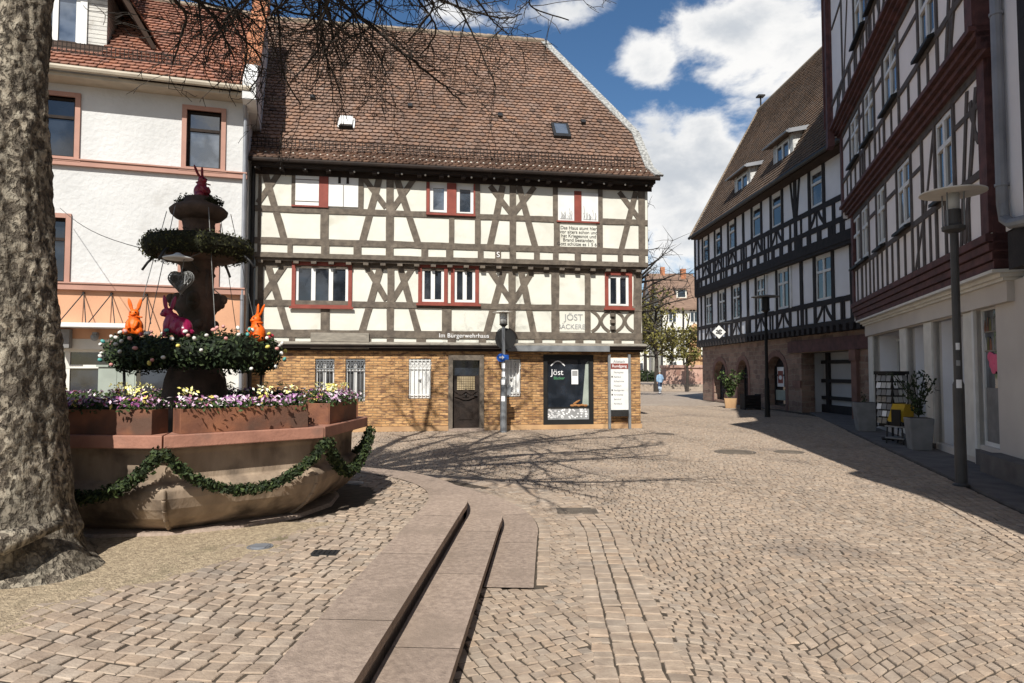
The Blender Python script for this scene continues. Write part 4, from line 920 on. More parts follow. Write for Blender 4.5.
    for v, ops, za, zb, ul, zsm in ((V1, o1, Z1a, Z1b, UL1, None), (V2, o2, Z2a, Z2b, UL2, 1)):
        zs = ops[0][2]-.12; zl = za+.14 if not zsm else za+.62
        rail(zs, v, .2, ul); rail(za+.08, v, .2, ul); rail(zb-.02, v, .26, ul)
        if zsm: rail(zl, v, .19, ul)
        post(ul+.1, v, za, zb, .26)
        edges = [ul+.1]
        for a, b, c, d in ops:
            for e in (a-.10, b+.10): post(e, v, zl, zb, .20)
            edges += [a-.11, b+.11]
        for e0, e1 in zip(edges[0::2], edges[1::2]):         # between windows
            g = e1-e0
            if g > 1.3: post((e0+e1)/2, v, za, zb, .24)
            if g > 2.2: t.bar((e0+g*.32, zb-.2), (e0+g*.46, zs), .13, v, .1, .024); t.bar((e1-g*.32, zb-.2), (e1-g*.46, zs), .13, v, .1, .024)
        # curved foot braces below the sills
        for i, (a, b, c, d) in enumerate(ops):
            cx = (a+b)/2; h = zs-zl
            for sg in (-1, 1):
                t.curve([(cx+sg*(.10+.62*(k/6)**1.8), zs-h*(k/6)) for k in range(7)], .13, v, .08, .022)
            post(cx, v, zl, zs, .07)
            for e in (a-.80, b+.80): post(e, v, za, zs, .12)
        if zsm:
            u = ul+.4
            while u < UE: post(u, v, za, zl, .30); u += .80
    for k in range(46):                                  # joist ends
        u = UL1+.2+k*.44; t.box(u-.11, u+.11, V1-.10, .3, 3.10, 3.33)
    t.box(UL1, UE, V1-.06, .2, 3.33, 3.5)
    t.box(UL2, UE, V2-.05, V1+.1, Z2a-.19, Z2a-.005); t.box(UL2, UE, V2-.02, V1-.04, Z2a-.3, Z2a-.19)
    t.build('timber_frame', 'wood_dark', R)
    f = MB()
    for k in range(45): u = UL1+.42+k*.44; f.box(u-.08, u+.08, V1+.06, V1+.2, 3.125, 3.325)
    f.build('jetty_infill', 'plaster_cool', R)
    # roof
    ev = -1.05; ez = DK.P(690.5, 238, ev)[1]; q = AT(746, 123, 40.4); rv = (q.x-DK.o[0])*DK.N[0]+(q.y-DK.o[1])*DK.N[1]; rz = q.z
    sl = atan2(rz-ez, rv-ev); cs, sn = cos(sl), sin(sl); LEN = hypot(rz-ez, rv-ev); U0 = DK.P(690.5, 238, ev)[0]
    t = tiles((0, ev, ez), (1, 0, 0), (0, cs, sn), (0, -sn, cs), [(U0, 0), (UE, 0), (UE, LEN), (U0, LEN)], .19, .18)
    RO = t.build('roof', 'roof_tile_brown', R)
    f = MB(); f.add([(U0, ev, ez-.02), (UE, ev, ez-.02), (UE, rv, rz-.02), (U0, rv, rz-.02)], [(0, 1, 2, 3)]); f.add([(U0, rv, rz), (UE, rv, rz), (UE, rv*2-ev, ez), (U0, rv*2-ev, ez)], [(0, 1, 2, 3)])
    f.add([(UL2, V2, 9.5), (UL2, rv*2-V2, 9.5), (UL2, rv, rz-.9)], [(0, 1, 2)]); f.box(U0, UE, ev+.03, V2+.1, ez-.12, ez-.04); f.build('roof_underlay', 'roof_under', RO)
    f = MB(); f.hexa([(U0-.06, ev-.1, ez-.1), (U0+.10, ev-.1, ez-.1), (U0+.10, rv, rz-.02), (U0-.06, rv, rz-.02), (U0-.06, ev-.1, ez+.05), (U0+.10, ev-.1, ez+.05), (U0+.10, rv, rz+.16), (U0-.06, rv, rz+.16)]); f.tube([(U0, rv, rz), (UE, rv, rz)], .14, 8); f.build('verge_and_ridge', 'ridge_tile', RO)
    f = MB(); f.tube([(U0+.3, rv, rz+.1), (U0+.3, rv, rz+.75)], .05, 6); f.box(U0+.1, U0+.5, rv-.2, rv+.2, rz+.7, rz+.78); f.build('finial', 'metal_dark', RO)
    f = MB(); f.tube([(U0-.05, ev-.07, ez-.02), (UE, ev-.07, ez-.02)], .085, 8); f.build('gutter', 'metal_dark', RO)
    u = DK.P(857, 200, -.6)[0]; f = MB(); f.tube([(u, ev, ez-.1), (u, -.95, ez-.35), (u, -.70, ez-.8), (u, -.66, 7.0), (u, -.4, 6.3), (u, -.42, 3.3), (u, -.2, 3.0), (u, -.2, .2)], .06, 8); f.build('downpipe', 'metal_zinc', R)
    for x0, x1, y0, y1, nm in ((739, 750, 174, 192, 0), (779.5, 792.5, 141, 163, 1)):
        dvv = -.42; a, b = us(x0, x1, dvv); z0 = DK.P((x0+x1)/2, y1, dvv)[1]; z1 = DK.P((x0+x1)/2, y0, dvv)[1]
        zm = lambda v: ez+(v-ev)*sn/cs
        o = window(R, a, b, z0, z1, dvv, 2, None, .07, 'paint_white', 'glass_sky', rec=.0); o.name = 'dormer_window'
        f = MB(); f.box(a-.35, a, dvv+.0, dvv+.4, z0-.2, z1+.15); f.box(b, b+.30, dvv+.0, dvv+.4, z0-.2, z1+.15); f.box(a, b, dvv+.05, dvv+.4, z1, z1+.15)
        vb = (z1+.15-ez+.22*.42+ev*sn/cs)/(sn/cs-.22) if False else None
        k = .20; vend = (z1+.15+k*.42-ez+ev*sn/cs)/(sn/cs-k)
        for u in (a-.35, b+.29): f.prism([(0, 0), (1, 0), (1, 1)], 0, 0) if False else f.add([(u, dvv+.01, z0-.2), (u, dvv+.01, z1+.15), (u, vend, zm(vend)), (u+.02, dvv+.01, z0-.2), (u+.02, dvv+.01, z1+.15), (u+.02, vend, zm(vend))], [(0, 1, 2), (3, 5, 4), (0, 3, 4, 1), (1, 4, 5, 2)])
        f.build('dormer_cheek', 'slate_light', R)
        f = MB(); zr = z1+.15; p = [(a-.6, dvv-.3, zr-.06), (b+.5, dvv-.3, zr-.06), (b+.5, vend+.35, zr+k*(vend+.35-dvv)), (a-.6, vend+.35, zr+k*(vend+.35-dvv))]
        f.hexa([(x, y, z) for x, y, z in p]+[(x, y, z+.09) for x, y, z in p]); f.build('dormer_roof', 'roof_tile_brown', R)
        f = MB(); f.tube([(a-.65, dvv-.34, zr-.03), (b+.55, dvv-.34, zr-.03)], .05, 6); f.box(b+.5, b+.54, dvv-.3, vend+.3, zr-.02, zr+.10) if False else f.hexa([(b+.5, dvv-.3, zr-.1), (b+.56, dvv-.3, zr-.1), (b+.56, vend+.3, zr+k*(vend+.3-dvv)-.06), (b+.5, vend+.3, zr+k*(vend+.3-dvv)-.06), (b+.5, dvv-.3, zr+.06), (b+.56, dvv-.3, zr+.06), (b+.56, vend+.3, zr+k*(vend+.3-dvv)+.12), (b+.5, vend+.3, zr+k*(vend+.3-dvv)+.12)])
        f.build('dormer_flashing', 'metal_zinc', R)
    # hanging sign on the corner
    u, z = DK.P(717, 332, -1.1); T = thing('hanging_sign', 'white diamond shaped shop sign hanging from the black and white house', 'sign', (DK.o[0]+DK.U[0]*u+DK.N[0]*-1.0, DK.o[1]+DK.U[1]*u+DK.N[1]*-1.0, z), 0)
    f = MB(); s = .34; f.prism([(-s, 0), (0, -s), (s, 0), (0, s)], -.02, .02); f.build('board', 'paint_white', T)
    f = MB(); f.curve([(-.15, .07), (-.08, .10), (-.09, .0), (-.15, -.06), (-.04, -.08)], .045, -.02, .0, .006); f.curve([(.06+.09*cos(a*.5+.6), .0+.10*sin(a*.5+.6)) for a in range(11)], .06, -.02, .0, .006); f.box(-.05, .1, -.028, -.02, -.03, .03); f.build('sign_emblem', 'text_black', T)
    f = MB(); f.tube([(0, 0, s), (0, 0, s+.12), (.75, 0, s+.16)], .02, 5); f.build('bracket', 'metal_dark', T)
dark_house()
# ================================================================== the pink-grey house on the right
def pink_house():
    R = thing('timber_framed_house', 'tall jettied half-timbered house with oxblood beams above a pale shop front on the right', 'house', (*PK.o, 0), PK.a)
    us = lambda a, b, v, y=300: (PK.P(a, y, v)[0], PK.P(b, y, v)[0])
    UEND = 14.2
    O = [(*us(874.5, 902, 0, 380), .16, 2.72), (*us(908.5, 926.5, 0, 380), .16, 2.72), (*us(934.5, 967, 0, 390), .16, 2.72), (*us(978.5, 998, 0, 390), .38, 2.78)]
    m = MB(); wall_open(m, -.25, UEND, 0, 3.06, O, 0, .16); m.add([(-.25, 0, 0), (-.25, 6, 0), (-.25, 6, 3.2), (-.25, 0, 3.2)], [(0, 3, 2, 1)]); m.build('shopfront_wall', 'plaster_beige', R)
    f = MB()
    for a, b, c, d in O[:3]: f.add([(a-.1, .9, 0), (b+.1, .62, 0), (b+.1, .62, 3), (a-.1, .9, 3)], [(0, 1, 2, 3)]); f.add([(b, .16, 0), (b, .9, 0), (b, .9, 3), (b, .16, 3)], [(0, 1, 2, 3)]); f.add([(a, .16, 0), (a, .9, 0), (a, .9, 3), (a, .16, 3)], [(0, 1, 2, 3)]); f.add([(a, .1, d), (b, .1, d), (b, .9, d), (a, .9, d)], [(0, 1, 2, 3)])
    f.build('recess_wall', 'plaster_cool', R)
    f = MB()
    for a, b in ((-.25, O[0][0]), (O[0][1], O[1][0]), (O[1][1], O[2][0]), (O[2][1], O[3][0])): f = MB(); f.box(a-.0, b, -.035, .12, .14, 2.72); f.build('pilaster', 'paint_offwhite', R)
    f = MB()
    for a, b, c_, d_ in ((-.3, O[0][0], -.05, .14), (O[0][1], O[1][0], -.05, .14), (O[1][1], O[2][0], -.05, .14), (O[3][0]-.05, O[3][1]+.02, -.06, .30), (O[3][1]+.04, UEND, -.30, .34)): f = MB(); f.box(a, b, c_, .1, 0, d_); f.build('plinth', 'pavement', R)
    a, b, c, d = O[3]; o = window(R, a, b, c, d, 0, 1, None, .07, 'paint_white', 'glass_sky', rec=.10)
    f = MB(); f.box(a-.10, a-.002, -.05, .1, .0, d+.06); f.box(a-.1, b+.02, -.05, .1, d+.0, d+.06); f.build('window_surround', 'paint_white', o)
    f = MB(); f.box(a+.1, b-.06, .085, .095, c+.06, c+1.0); f.build('display_panel', 'concrete', o)
    f = MB(); [f.ball((a+.30+.34*random.random(), .085, c+1.25+.28*random.random()), (.12, .012, .09), 7, 5) for k in range(7)]; f.build('display_flowers', 'paint_pink', o)
    rs = random.Random(5)
    for zz in (c+1.62, c+1.95):
        f = MB(); f.box(a+.08, b-.08, .088, .094, zz, zz+.025); sh_ = f.build('display_shelf', 'wood_board', o)
        for k in range(5): u = a+.14+k*(b-a-.3)/5; f = MB(); f.lathe([(.045, 0), (.05, .06), (.035, .14), (.02, .19+.05*rs.random()), (.001, .2)], 8, (u, .085, zz+.026), sq=.12); f.build('display_jar', rs.choice(['paint_greygreen', 'concrete', 'curtain', 'metal_rust', 'leaf_young']), sh_)
    a, b, c, d = O[0]; o = window(R, a+.15, b-.9, .16, 2.6, .55, 2, .3, .06, 'paint_white', 'glass_curtain', rec=.05); o.name = 'shop_door'
    f = MB(); f.box(-.3, 10.45, -.10, .06, 2.74, 3.06); f.build('fascia', 'plaster_beige', R)
    f = MB()
    for k, (o_, z0, z1) in enumerate(((.16, 3.06, 3.11), (.22, 3.11, 3.17), (.34, 3.17, 3.22))): f.box(-.35, 10.5+.06*k, -o_, .1, z0, z1)
    f.build('cornice', 'paint_offwhite', R)
    FL = [(-.30, 3.24, 6.56, -.75, 10.55), (-.55, 6.54, 9.20, -.85, 10.9), (-.80, 9.20, 14.6, -.95, 11.2)]
    sills = [4.98, 7.80, 10.35]; tops = [6.38, 9.02, 11.7]
    bands = [(3.24, 3.80), (6.54, 6.93), (9.18, 9.50)]
    w1 = us(853.5, 860.5, FL[0][0], 225), us(862.5, 869, FL[0][0], 235), us(878, 886, FL[0][0], 225), us(898.5, 911, FL[0][0], 195), us(937, 953.5, FL[0][0], 150)
    w2 = us(851, 859.5, FL[1][0], 135), us(864.5, 874, FL[1][0], 105), us(884, 897.5, FL[1][0], 65), us(919.5, 935.6, FL[1][0], 20)
    w3 = us(855, 866, FL[2][0], 20), (5.0, 5.9), (7.9, 8.8)
    m = MB(); t = MB(); ob = MB(); sh = MB(); wl = []
    for k, (v, z0, z1, ul, ur) in enumerate(FL):
        ops = [(a, b, sills[k], tops[k]) for a, b in (w1, w2, w3)[k]]; wl.append(ops)
        wall_open(m, ul, ur, bands[k][1]-.03, z1+.05, ops, v, .25); m.add([(ul, v, z0), (ul, 6, z0), (ul, 6, z1), (ul, v, z1)], [(0, 3, 2, 1)])
        zb = bands[k][1]; pv = FL[k-1][0] if k else -.2
        n = 4
        for j in range(n):                                   # stepped jetty mouldings
            a = bands[k][0]+(zb-bands[k][0])*j/n; b = bands[k][0]+(zb-bands[k][0])*(j+.86)/n
            ob.box(ul-.02*j, ur+.03, pv-.04+(v-.10-pv+.04)*(j+1)/n, max(pv, -.3)+.35, a, b); ob.box(ul, ur, pv+(v-pv)*(j+.6)/n, max(pv, -.3)+.3, b, bands[k][0]+(zb-bands[k][0])*(j+1)/n)
        # corner posts
        ob.box(ur-.30, ur+.02, v-.05, v+.3, zb, z1); ob.box(ul-.02, ul+.28, v-.05, v+.3, zb, z1)
        ob.hexa([(ur+.021, v+.0, z0), (ur+.03, v+.0, z0), (ur+.03, 5, z0), (ur+.021, 5, z0), (ur+.021, v, z1), (ur+.03, v, z1), (ur+.03, 5, z1), (ur+.021, 5, z1)])
        zr = sills[k]-.16
        def post(u, a, b, w=.14): t.bar((u, a), (u, b), w*.68, v, .1, .03)
        t.bar((ul, zr), (ur, zr), .12, v, .1, .034); t.bar((ul, z1-.08), (ur, z1-.08), .16, v, .1, .034)
        xs = [ul+.35]
        for a, b, c, d in ops:
            post(a-.09, zb, z1, .16); post(b+.09, zb, z1, .16); xs += [a-.09, b+.09]
            q_ = MB(); q_.hexa([(a-.06, v-.16, sills[k]-.17), (b+.06, v-.16, sills[k]-.17), (b+.06, v-.04, sills[k]-.14), (a-.06, v-.04, sills[k]-.14), (a-.06, v-.16, sills[k]-.11), (b+.06, v-.16, sills[k]-.11), (b+.06, v-.04, sills[k]-.06), (a-.06, v-.04, sills[k]-.06)]); q_.build('sill_shelf', 'black', R)
            if b-a > .7: post((a+b)/2, zb, zr, .12)
        xs.append(ur-.3)
        for e0, e1 in zip(xs[0::2], xs[1::2]):
            g = e1-e0
            if g > 1.6:
                post(e0+g*.5, zb, z1, .16); t.bar((e0+g*.5, zr), (e0+.15, zb), .09, v, .1, .022); t.bar((e0+g*.55, zr), (e1-.05, z1-.2), .09, v, .1, .021); t.bar((e0+.1, (zr+z1)/2+.2), (e0+g*.5, (zr+z1)/2+.2), .09, v, .1, .025)
                post(e0+g*.25, zb, zr, .1); post(e0+g*.75, zb, zr, .12)
            elif g > .5:
                t.bar((e0, (zr+z1)/2+.25), (e1, (zr+z1)/2+.25), .09, v, .1, .025); post((e0+e1)/2, zb, zr, .1)
        # carved bracket at the near corner
        c0 = ur-.40
        t.curve([(c0, zr+.55), (c0-.16, zr+.72), (c0-.20, zr+.95), (c0-.30, zr+1.1), (c0-.30, zr+1.3)], .12, v, .08, .02)
        t.bar((c0-.02, z1-.3), (c0-.75, zb+.03), .13, v, .1, .0235); t.bar((c0-.95, zb), (c0-.45, z1-.2), .11, v, .1, .02)
    for u in np.arange(.6, 10.5, .9):      # extra studs of the top floor
        t.bar((u, 9.45), (u+.0, 10.2), .09, FL[2][0], .1, .02); t.curve([(u-.2, 9.5), (u-.08, 9.8), (u-.22, 10.1)], .09, FL[2][0], .08, .018)
    m.build('plaster_wall', 'plaster_pinkish', R); t.build('timber_frame', 'wood_timber_green', R); ob.build('jetty_beams', 'wood_oxblood', R)
    for k, ops in enumerate(wl):
        for i, o in enumerate(ops): window(R, *o, FL[k][0], 2, .62, .075, 'paint_white', 'glass_curtain' if (i+k) % 2 else 'glass', rec=.02)
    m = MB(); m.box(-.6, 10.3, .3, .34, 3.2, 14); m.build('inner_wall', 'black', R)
    # roof over the top floor
    f = MB(); f.hexa([(-1.3, -1.3, 14.3), (11.6, -1.3, 14.3), (11.6, 4.2, 19.5), (-1.3, 4.2, 19.5), (-1.3, -1.3, 14.5), (11.6, -1.3, 14.5), (11.6, 4.2, 19.75), (-1.3, 4.2, 19.75)]); f.hexa([(-1.3, 4.2, 19.5), (11.6, 4.2, 19.5), (11.6, 9.7, 14.3), (-1.3, 9.7, 14.3), (-1.3, 4.2, 19.75), (11.6, 4.2, 19.75), (11.6, 9.7, 14.5), (-1.3, 9.7, 14.5)]); f.build('roof', 'roof_tile_brown', R)
    f = MB(); f.prism([(-1.2, 8.9), (-.8, 8.9), (-.8, 14.4), (-1.2, 14.4)], -.95, -.75); f.prism([(-1.28, 9.6), (-1.2, 9.6), (-1.2, 14.4), (-1.28, 14.4)], -1.0, -.7); f.build('corner_board', 'wood_oxblood', R)
    u = PK.P(999.5, 120, -.45)[0]; f = MB()
    f.tube([(u, -.45, 14), (u, -.45, 4.05), (u+.06, -.45, 3.82), (u+.3, -.45, 3.70), (u+2.4, -.45, 3.45)], .075, 10)
    for z in (4.3, 6.8, 9.3): f.tube([(u, -.45, z), (u, -.45, z+.04)], .09, 10)
    f.build('downpipe', 'metal_zinc', R)
pink_house()
def neighbour():
    R = thing('corner_house', 'narrow white and black upper storey beside the zinc downpipe at the right edge', 'house', (*PK.o, 0), PK.a)
    a = PK.P(1005, 120, -.36)[0]; z0 = PK.P(1012, 229, -.36)[1]; VV = -.36
    m = MB(); wall_open(m, a-.1, 15.4, z0, 16, [], VV, .3); m.add([(a-.1, VV, z0), (15.4, VV, z0), (15.4, 3, z0), (a-.1, 3, z0)], [(0, 1, 2, 3)]); m.build('plaster_wall', 'plaster_cool', R)
    t = MB(); b = PK.P(1018.5, 120, VV)[0]
    for u in (b+.2, b+1.6, b+3.0): t.box(u-.0, u+.4, VV-.05, VV+.1, z0, 16)
    for z in (z0+.1, z0+2.7, z0+5.5, z0+8): t.box(b+.3, 15.4, VV-.055, VV+.1, z, z+.26)
    t.box(a-.1, 15.4, VV+.02, .9, z0-.55, z0-.01); t.build('timber_frame', 'wood_dark', R)
    f = MB(); f.hexa([(a-.3, -.5, 15.8), (15.6, -.5, 15.8), (15.6, 4.2, 20), (a-.3, 4.2, 20), (a-.3, -.5, 16), (15.6, -.5, 16), (15.6, 4.2, 20.2), (a-.3, 4.2, 20.2)]); f.build('roof', 'roof_tile_brown', R)
neighbour()
def shading_house():                      # unseen house right of the photographer, placed and shaped to cast the street shadow
    R = thing('unseen_house', 'tall unseen rendered house close on the right, added to cast the shadow along the street', 'house', (5.1, 6.4, 0), 0)
    x0, x1, y0, y1, h = 0, 12, -14, 0, 14.5
    m = MB()
    m.add([(x0, y0, 0), (x1, y0, 0), (x1, y1, 0), (x0, y1, 0), (x0, y0, h), (x1, y0, h), (x1, y1, h), (x0, y1, h), ((x0+x1)/2, y0, h+7), ((x0+x1)/2, y1, h+7)], [(0, 1, 5, 8, 4), (1, 2, 6, 5), (2, 3, 7, 9, 6), (3, 0, 4, 7)]); m.build('wall', 'plaster_beige', R)
    f = MB(); f.hexa([(x0-.3, y0-.2, h-.2), (x0-.3, y1+.1, h-.2), (6, y1+.1, h+7), (6, y0-.2, h+7), (x0-.3, y0-.2, h), (x0-.3, y1+.1, h), (6, y1+.1, h+7.2), (6, y0-.2, h+7.2)]); f.hexa([(x1+.3, y0-.2, h-.2), (x1+.3, y1+.1, h-.2), (6, y1+.1, h+7), (6, y0-.2, h+7), (x1+.3, y0-.2, h), (x1+.3, y1+.1, h), (6, y1+.1, h+7.2), (6, y0-.2, h+7.2)]); f.build('roof', 'roof_tile_brown', R)
    for z in (1.0, 4.4, 7.6, 10.8):
        for y in (-2.6, -5.6, -8.6, -11.6):
            f = MB(); f.box(-.06, .02, y, y+1.2, z, z+1.7); o = f.build('window', 'paint_white', R); f = MB(); f.box(-.07, -.061, y+.1, y+.56, z+.1, z+1.6); f.box(-.07, -.061, y+.64, y+1.1, z+.1, z+1.6); f.build('pane', 'glass', o)
shading_house()
def shading_row_house():                          # second unseen house, added so its eaves draw the near edge of the shade
    R = thing('unseen_house', 'lower unseen rendered house beside the photographer, added so its eaves cast the near shadow edge', 'house', (4.4, -14, 0), 0); y1, h = 15.6, 9.2; m = MB()
    m.add([(0, 0, 0), (9, 0, 0), (9, y1, 0), (0, y1, 0), (0, 0, h), (9, 0, h), (9, y1, h), (0, y1, h), (4.5, 0, h+4.6), (4.5, y1, h+4.6)], [(0, 1, 5, 8, 4), (1, 2, 6, 5), (2, 3, 7, 9, 6), (3, 0, 4, 7)]); m.build('wall', 'plaster_beige', R)
    f = MB()
    for a, b in ((-.25, 4.5), (9.25, 4.5)): f.hexa([(a, -.1, h-.25), (a, y1+.05, h-.25), (b, y1+.05, h+4.6), (b, -.1, h+4.6), (a, -.1, h-.05), (a, y1+.05, h-.05), (b, y1+.05, h+4.8), (b, -.1, h+4.8)])
    f.build('roof', 'roof_tile_brown', R)
    for z in (1.0, 3.8, 6.6):
        for y in (2, 5, 8, 11, 13.5):
            f = MB(); f.box(-.06, .02, y, y+1.1, z, z+1.5); o = f.build('window', 'paint_white', R); f = MB(); f.box(-.07, -.061, y+.1, y+.5, z+.1, z+1.4); f.box(-.07, -.061, y+.6, y+1.0, z+.1, z+1.4); f.build('pane', 'glass', o)
shading_row_house()
# ================================================================== plane tree
def mk_bark():
    m, nt, b = nt_new('plane_bark'); L = nt.links
    tc = N(nt, 'ShaderNodeTexCoord'); mp = N(nt, 'ShaderNodeMapping'); mp.inputs['Scale'].default_value = (1, 1, .75); L.new(tc.outputs['Object'], mp.inputs['Vector'])
    nz = N(nt, 'ShaderNodeTexNoise'); nz.inputs['Scale'].default_value = 6; nz.inputs['Detail'].default_value = 4; L.new(mp.outputs[0], nz.inputs['Vector'])
    av = N(nt, 'ShaderNodeVectorMath', operation='MULTIPLY_ADD'); L.new(nz.outputs['Color'], av.inputs[0]); av.inputs[1].default_value = (.07, .07, .07); L.new(mp.outputs[0], av.inputs[2])
    n1 = N(nt, 'ShaderNodeTexNoise'); n1.inputs['Scale'].default_value = 14; n1.inputs['Detail'].default_value = 7; n1.inputs['Roughness'].default_value = .62; n1.inputs['Distortion'].default_value = .15; L.new(av.outputs[0], n1.inputs['Vector'])
    n2 = N(nt, 'ShaderNodeTexNoise'); n2.inputs['Scale'].default_value = 26; n2.inputs['Detail'].default_value = 6; n2.inputs['Distortion'].default_value = .3; L.new(mp.outputs[0], n2.inputs['Vector'])
    n4 = N(nt, 'ShaderNodeTexNoise'); n4.inputs['Scale'].default_value = 1.7; n4.inputs['Detail'].default_value = 5; L.new(tc.outputs['Object'], n4.inputs['Vector'])
    plates = ramp(nt, n1.outputs['Fac'], [(.34, (.085, .07, .056)), (.43, (.22, .185, .145)), (.49, (.40, .345, .265)), (.60, (.52, .465, .365)), (.72, (.42, .37, .285))])
    c = mixc(nt, ramp(nt, n2.outputs['Fac'], [(.37, (1,)), (.46, (0,))]), plates, (.06, .05, .04))
    c = mixc(nt, ramp(nt, n4.outputs['Fac'], [(.40, (0,)), (.62, (.7,))]), c, (.13, .11, .085))
    L.new(c, b.inputs['Base Color']); b.inputs['Roughness'].default_value = .95; b.inputs['Specular IOR Level'].default_value = .2
    st = ramp(nt, n1.outputs['Fac'], [(.42, (0,)), (.48, (.7,)), (.56, (.75,)), (.60, (1,))]); s2 = ramp(nt, n2.outputs['Fac'], [(.38, (0,)), (.52, (1,))])
    h2 = N(nt, 'ShaderNodeMath', operation='ADD'); L.new(st, h2.inputs[0]); L.new(s2, h2.inputs[1])
    bp = N(nt, 'ShaderNodeBump'); bp.inputs['Strength'].default_value = 1; bp.inputs['Distance'].default_value = .03; L.new(h2.outputs[0], bp.inputs['Height']); L.new(bp.outputs[0], b.inputs['Normal'])
    M['plane_bark'] = m
mk_bark()
TX, TY = -3.78, 4.78
def big_tree():
    R = thing('plane_tree', 'bare plane tree with thick mottled trunk and flaring roots left of the fountain', 'tree', (0, 0, 0))
    prof = [(.18, .92), (.26, .80), (.34, .71), (.46, .64), (.62, .59), (.85, .55), (1.2, .51), (1.7, .455), (2.2, .41), (2.9, .35), (3.6, .305), (4.4, .285), (5.0, .30), (5.5, .33)]
    zs = [p[0] for p in prof]; rs = [p[1] for p in prof]; nz_, na = 300, 150; f = MB()
    for j in range(nz_+1):
        z = .18+(5.5-.18)*(j/nz_)**1.25; r = float(np.interp(z, zs, rs)); fl = max(0, 1-(z-.2)/.75)
        for k in range(na):
            a = 2*pi*k/na
            lob = .16*fl**1.5*(cos(3*a+.5)+.6*cos(5*a+2)); n1 = .045*mnoise.noise((cos(a)*1.6, sin(a)*1.6, z*1.1)); n2 = .016*mnoise.noise((cos(a)*6, sin(a)*6, z*5))+.010*mnoise.noise((cos(a)*11*r/.4, sin(a)*11*r/.4, z*17))+.007*abs(mnoise.noise((cos(a)*20*r/.4+5, sin(a)*20*r/.4, z*34))); n3 = .10*fl*mnoise.noise((cos(a)*2.5, sin(a)*2.5, z*7+4))
            rr = r*(1+lob)+n1+n2+n3
            f.v.append((TX+.02*sin(z)+.09*max(0, min(1, (z-2.2)/2.4))+rr*cos(a), TY+rr*sin(a), z-.10*fl*(1 if z < .25 else 0)))
    for j in range(nz_):
        for k in range(na): f.f.append([j*na+k, j*na+(k+1) % na, (j+1)*na+(k+1) % na, (j+1)*na+k]); f.c.append((1, 1, 1)); f.m.append(0)
    f.build('trunk', 'plane_bark', R, smooth=True)
    # a root swelling across the front
    f = MB(); rnd = random.Random(3)
    pts = [(-4.35, 4.30, .42), (-3.95, 4.12, .40), (-3.55, 4.10, .47), (-3.2, 4.25, .58), (-3.06, 4.6, .62)]
    f.tube(pts, [.05, .075, .085, .08, .03], 12); f.build('root', 'plane_bark', R, smooth=True)
    twigs = [0]
    def grow(mb, p, d, L, r, lev):
        n = max(3, int(L/.16)) if lev < 2 else max(2, int(L/.11)); seg = L/n; path = [p.copy()]; rad = [r]; dirs = [d.copy()]
        for i in range(n):
            d = (d+Vector((rnd.gauss(0, .19), rnd.gauss(0, .19), rnd.gauss(-.035 if lev >= 1 else .0, .17)))).normalized()
            p = p+d*seg; path.append(p.copy()); rad.append(max(.0036, r*(1-.82*(i+1)/n))); dirs.append(d.copy())
        mb.tube(path, rad, 5 if lev < 2 else 3, cap=False); twigs[0] += 1
        if lev >= 3: return
        k = int(L/(.24, .19, .13)[lev]*rnd.uniform(.8, 1.25))
        for _ in range(k):
            i = rnd.randint(1, n); side = Vector((rnd.gauss(0, 1), rnd.gauss(0, 1), rnd.gauss(-.15, .75)))
            nd = (dirs[i]*.75+side.normalized()*.85).normalized(); grow(mb, path[i], nd, L*rnd.uniform(.28, .5), max(.005, rad[i]*.72), lev+1)
    def limb(name, pts, r0, r1, sub=1.0, lev=0):
        mb = MB(); pts = [Vector(p) for p in pts]; P = []
        for i in range(len(pts)-1):                     # catmull-rom
            a, b, c, d = pts[max(i-1, 0)], pts[i], pts[i+1], pts[min(i+2, len(pts)-1)]
            for q in range(7): t = q/7; P.append(.5*((2*b)+(c-a)*t+(2*a-5*b+4*c-d)*t*t+(3*b-a-3*c+d)*t**3)+Vector((rnd.gauss(0, 1), rnd.gauss(0, 1), rnd.gauss(0, 1)))*r0*.12)
        P.append(pts[-1]); n = len(P); rad = [r0+(r1-r0)*(i/(n-1))**.8 for i in range(n)]
        mb.tube(P, rad, 8 if r0 > .05 else 6); ln = sum((b-a).length for a, b in zip(P, P[1:]))
        for _ in range(int(ln*3.6*sub)):
            i = int(n*rnd.uniform(.22 if lev == 0 else .05, 1)); i = min(i, n-1); t = (P[min(i+1, n-1)]-P[max(i-1, 0)]).normalized()
            side = Vector((rnd.gauss(0, 1), rnd.gauss(0, 1), rnd.gauss(.05, .6))).normalized()
            grow(mb, P[i], (t*.6+side).normalized(), rnd.uniform(.6, 1.7)*(1.0 if lev == 0 else .55), min(rad[i]*.65, .045 if lev == 0 else .014), 0 if lev == 0 else 1)
        mb.build(name, 'twig' if r0 < .06 else 'plane_bark', R, smooth=True); return P
    top = (TX, TY, 5.3)
    L1 = limb('limb', [top, (-2.6, 6.0, 7.0), (-1.0, 7.6, 7.9), (.5, 9.0, 8.4), (1.7, 10.2, 8.9)], .19, .03)
    L2 = limb('limb', [top, (-3.9, 6.6, 7.4), (-3.9, 8.6, 8.8), (-3.4, 10.6, 9.7)], .18, .03)
    L3 = limb('limb', [top, (-2.6, 4.9, 6.9), (-.9, 5.1, 8.1), (.9, 5.4, 8.8), (2.1, 5.8, 9.4)], .17, .025)
    L4 = limb('limb', [top, (-5.4, 5.6, 7.6), (-7.5, 7.0, 9.6)], .17, .03, .7)
    L5 = limb('limb', [top, (-3.6, 3.2, 7.4), (-2.8, 1.4, 8.9), (-2, .2, 9.6)], .16, .03, .7)
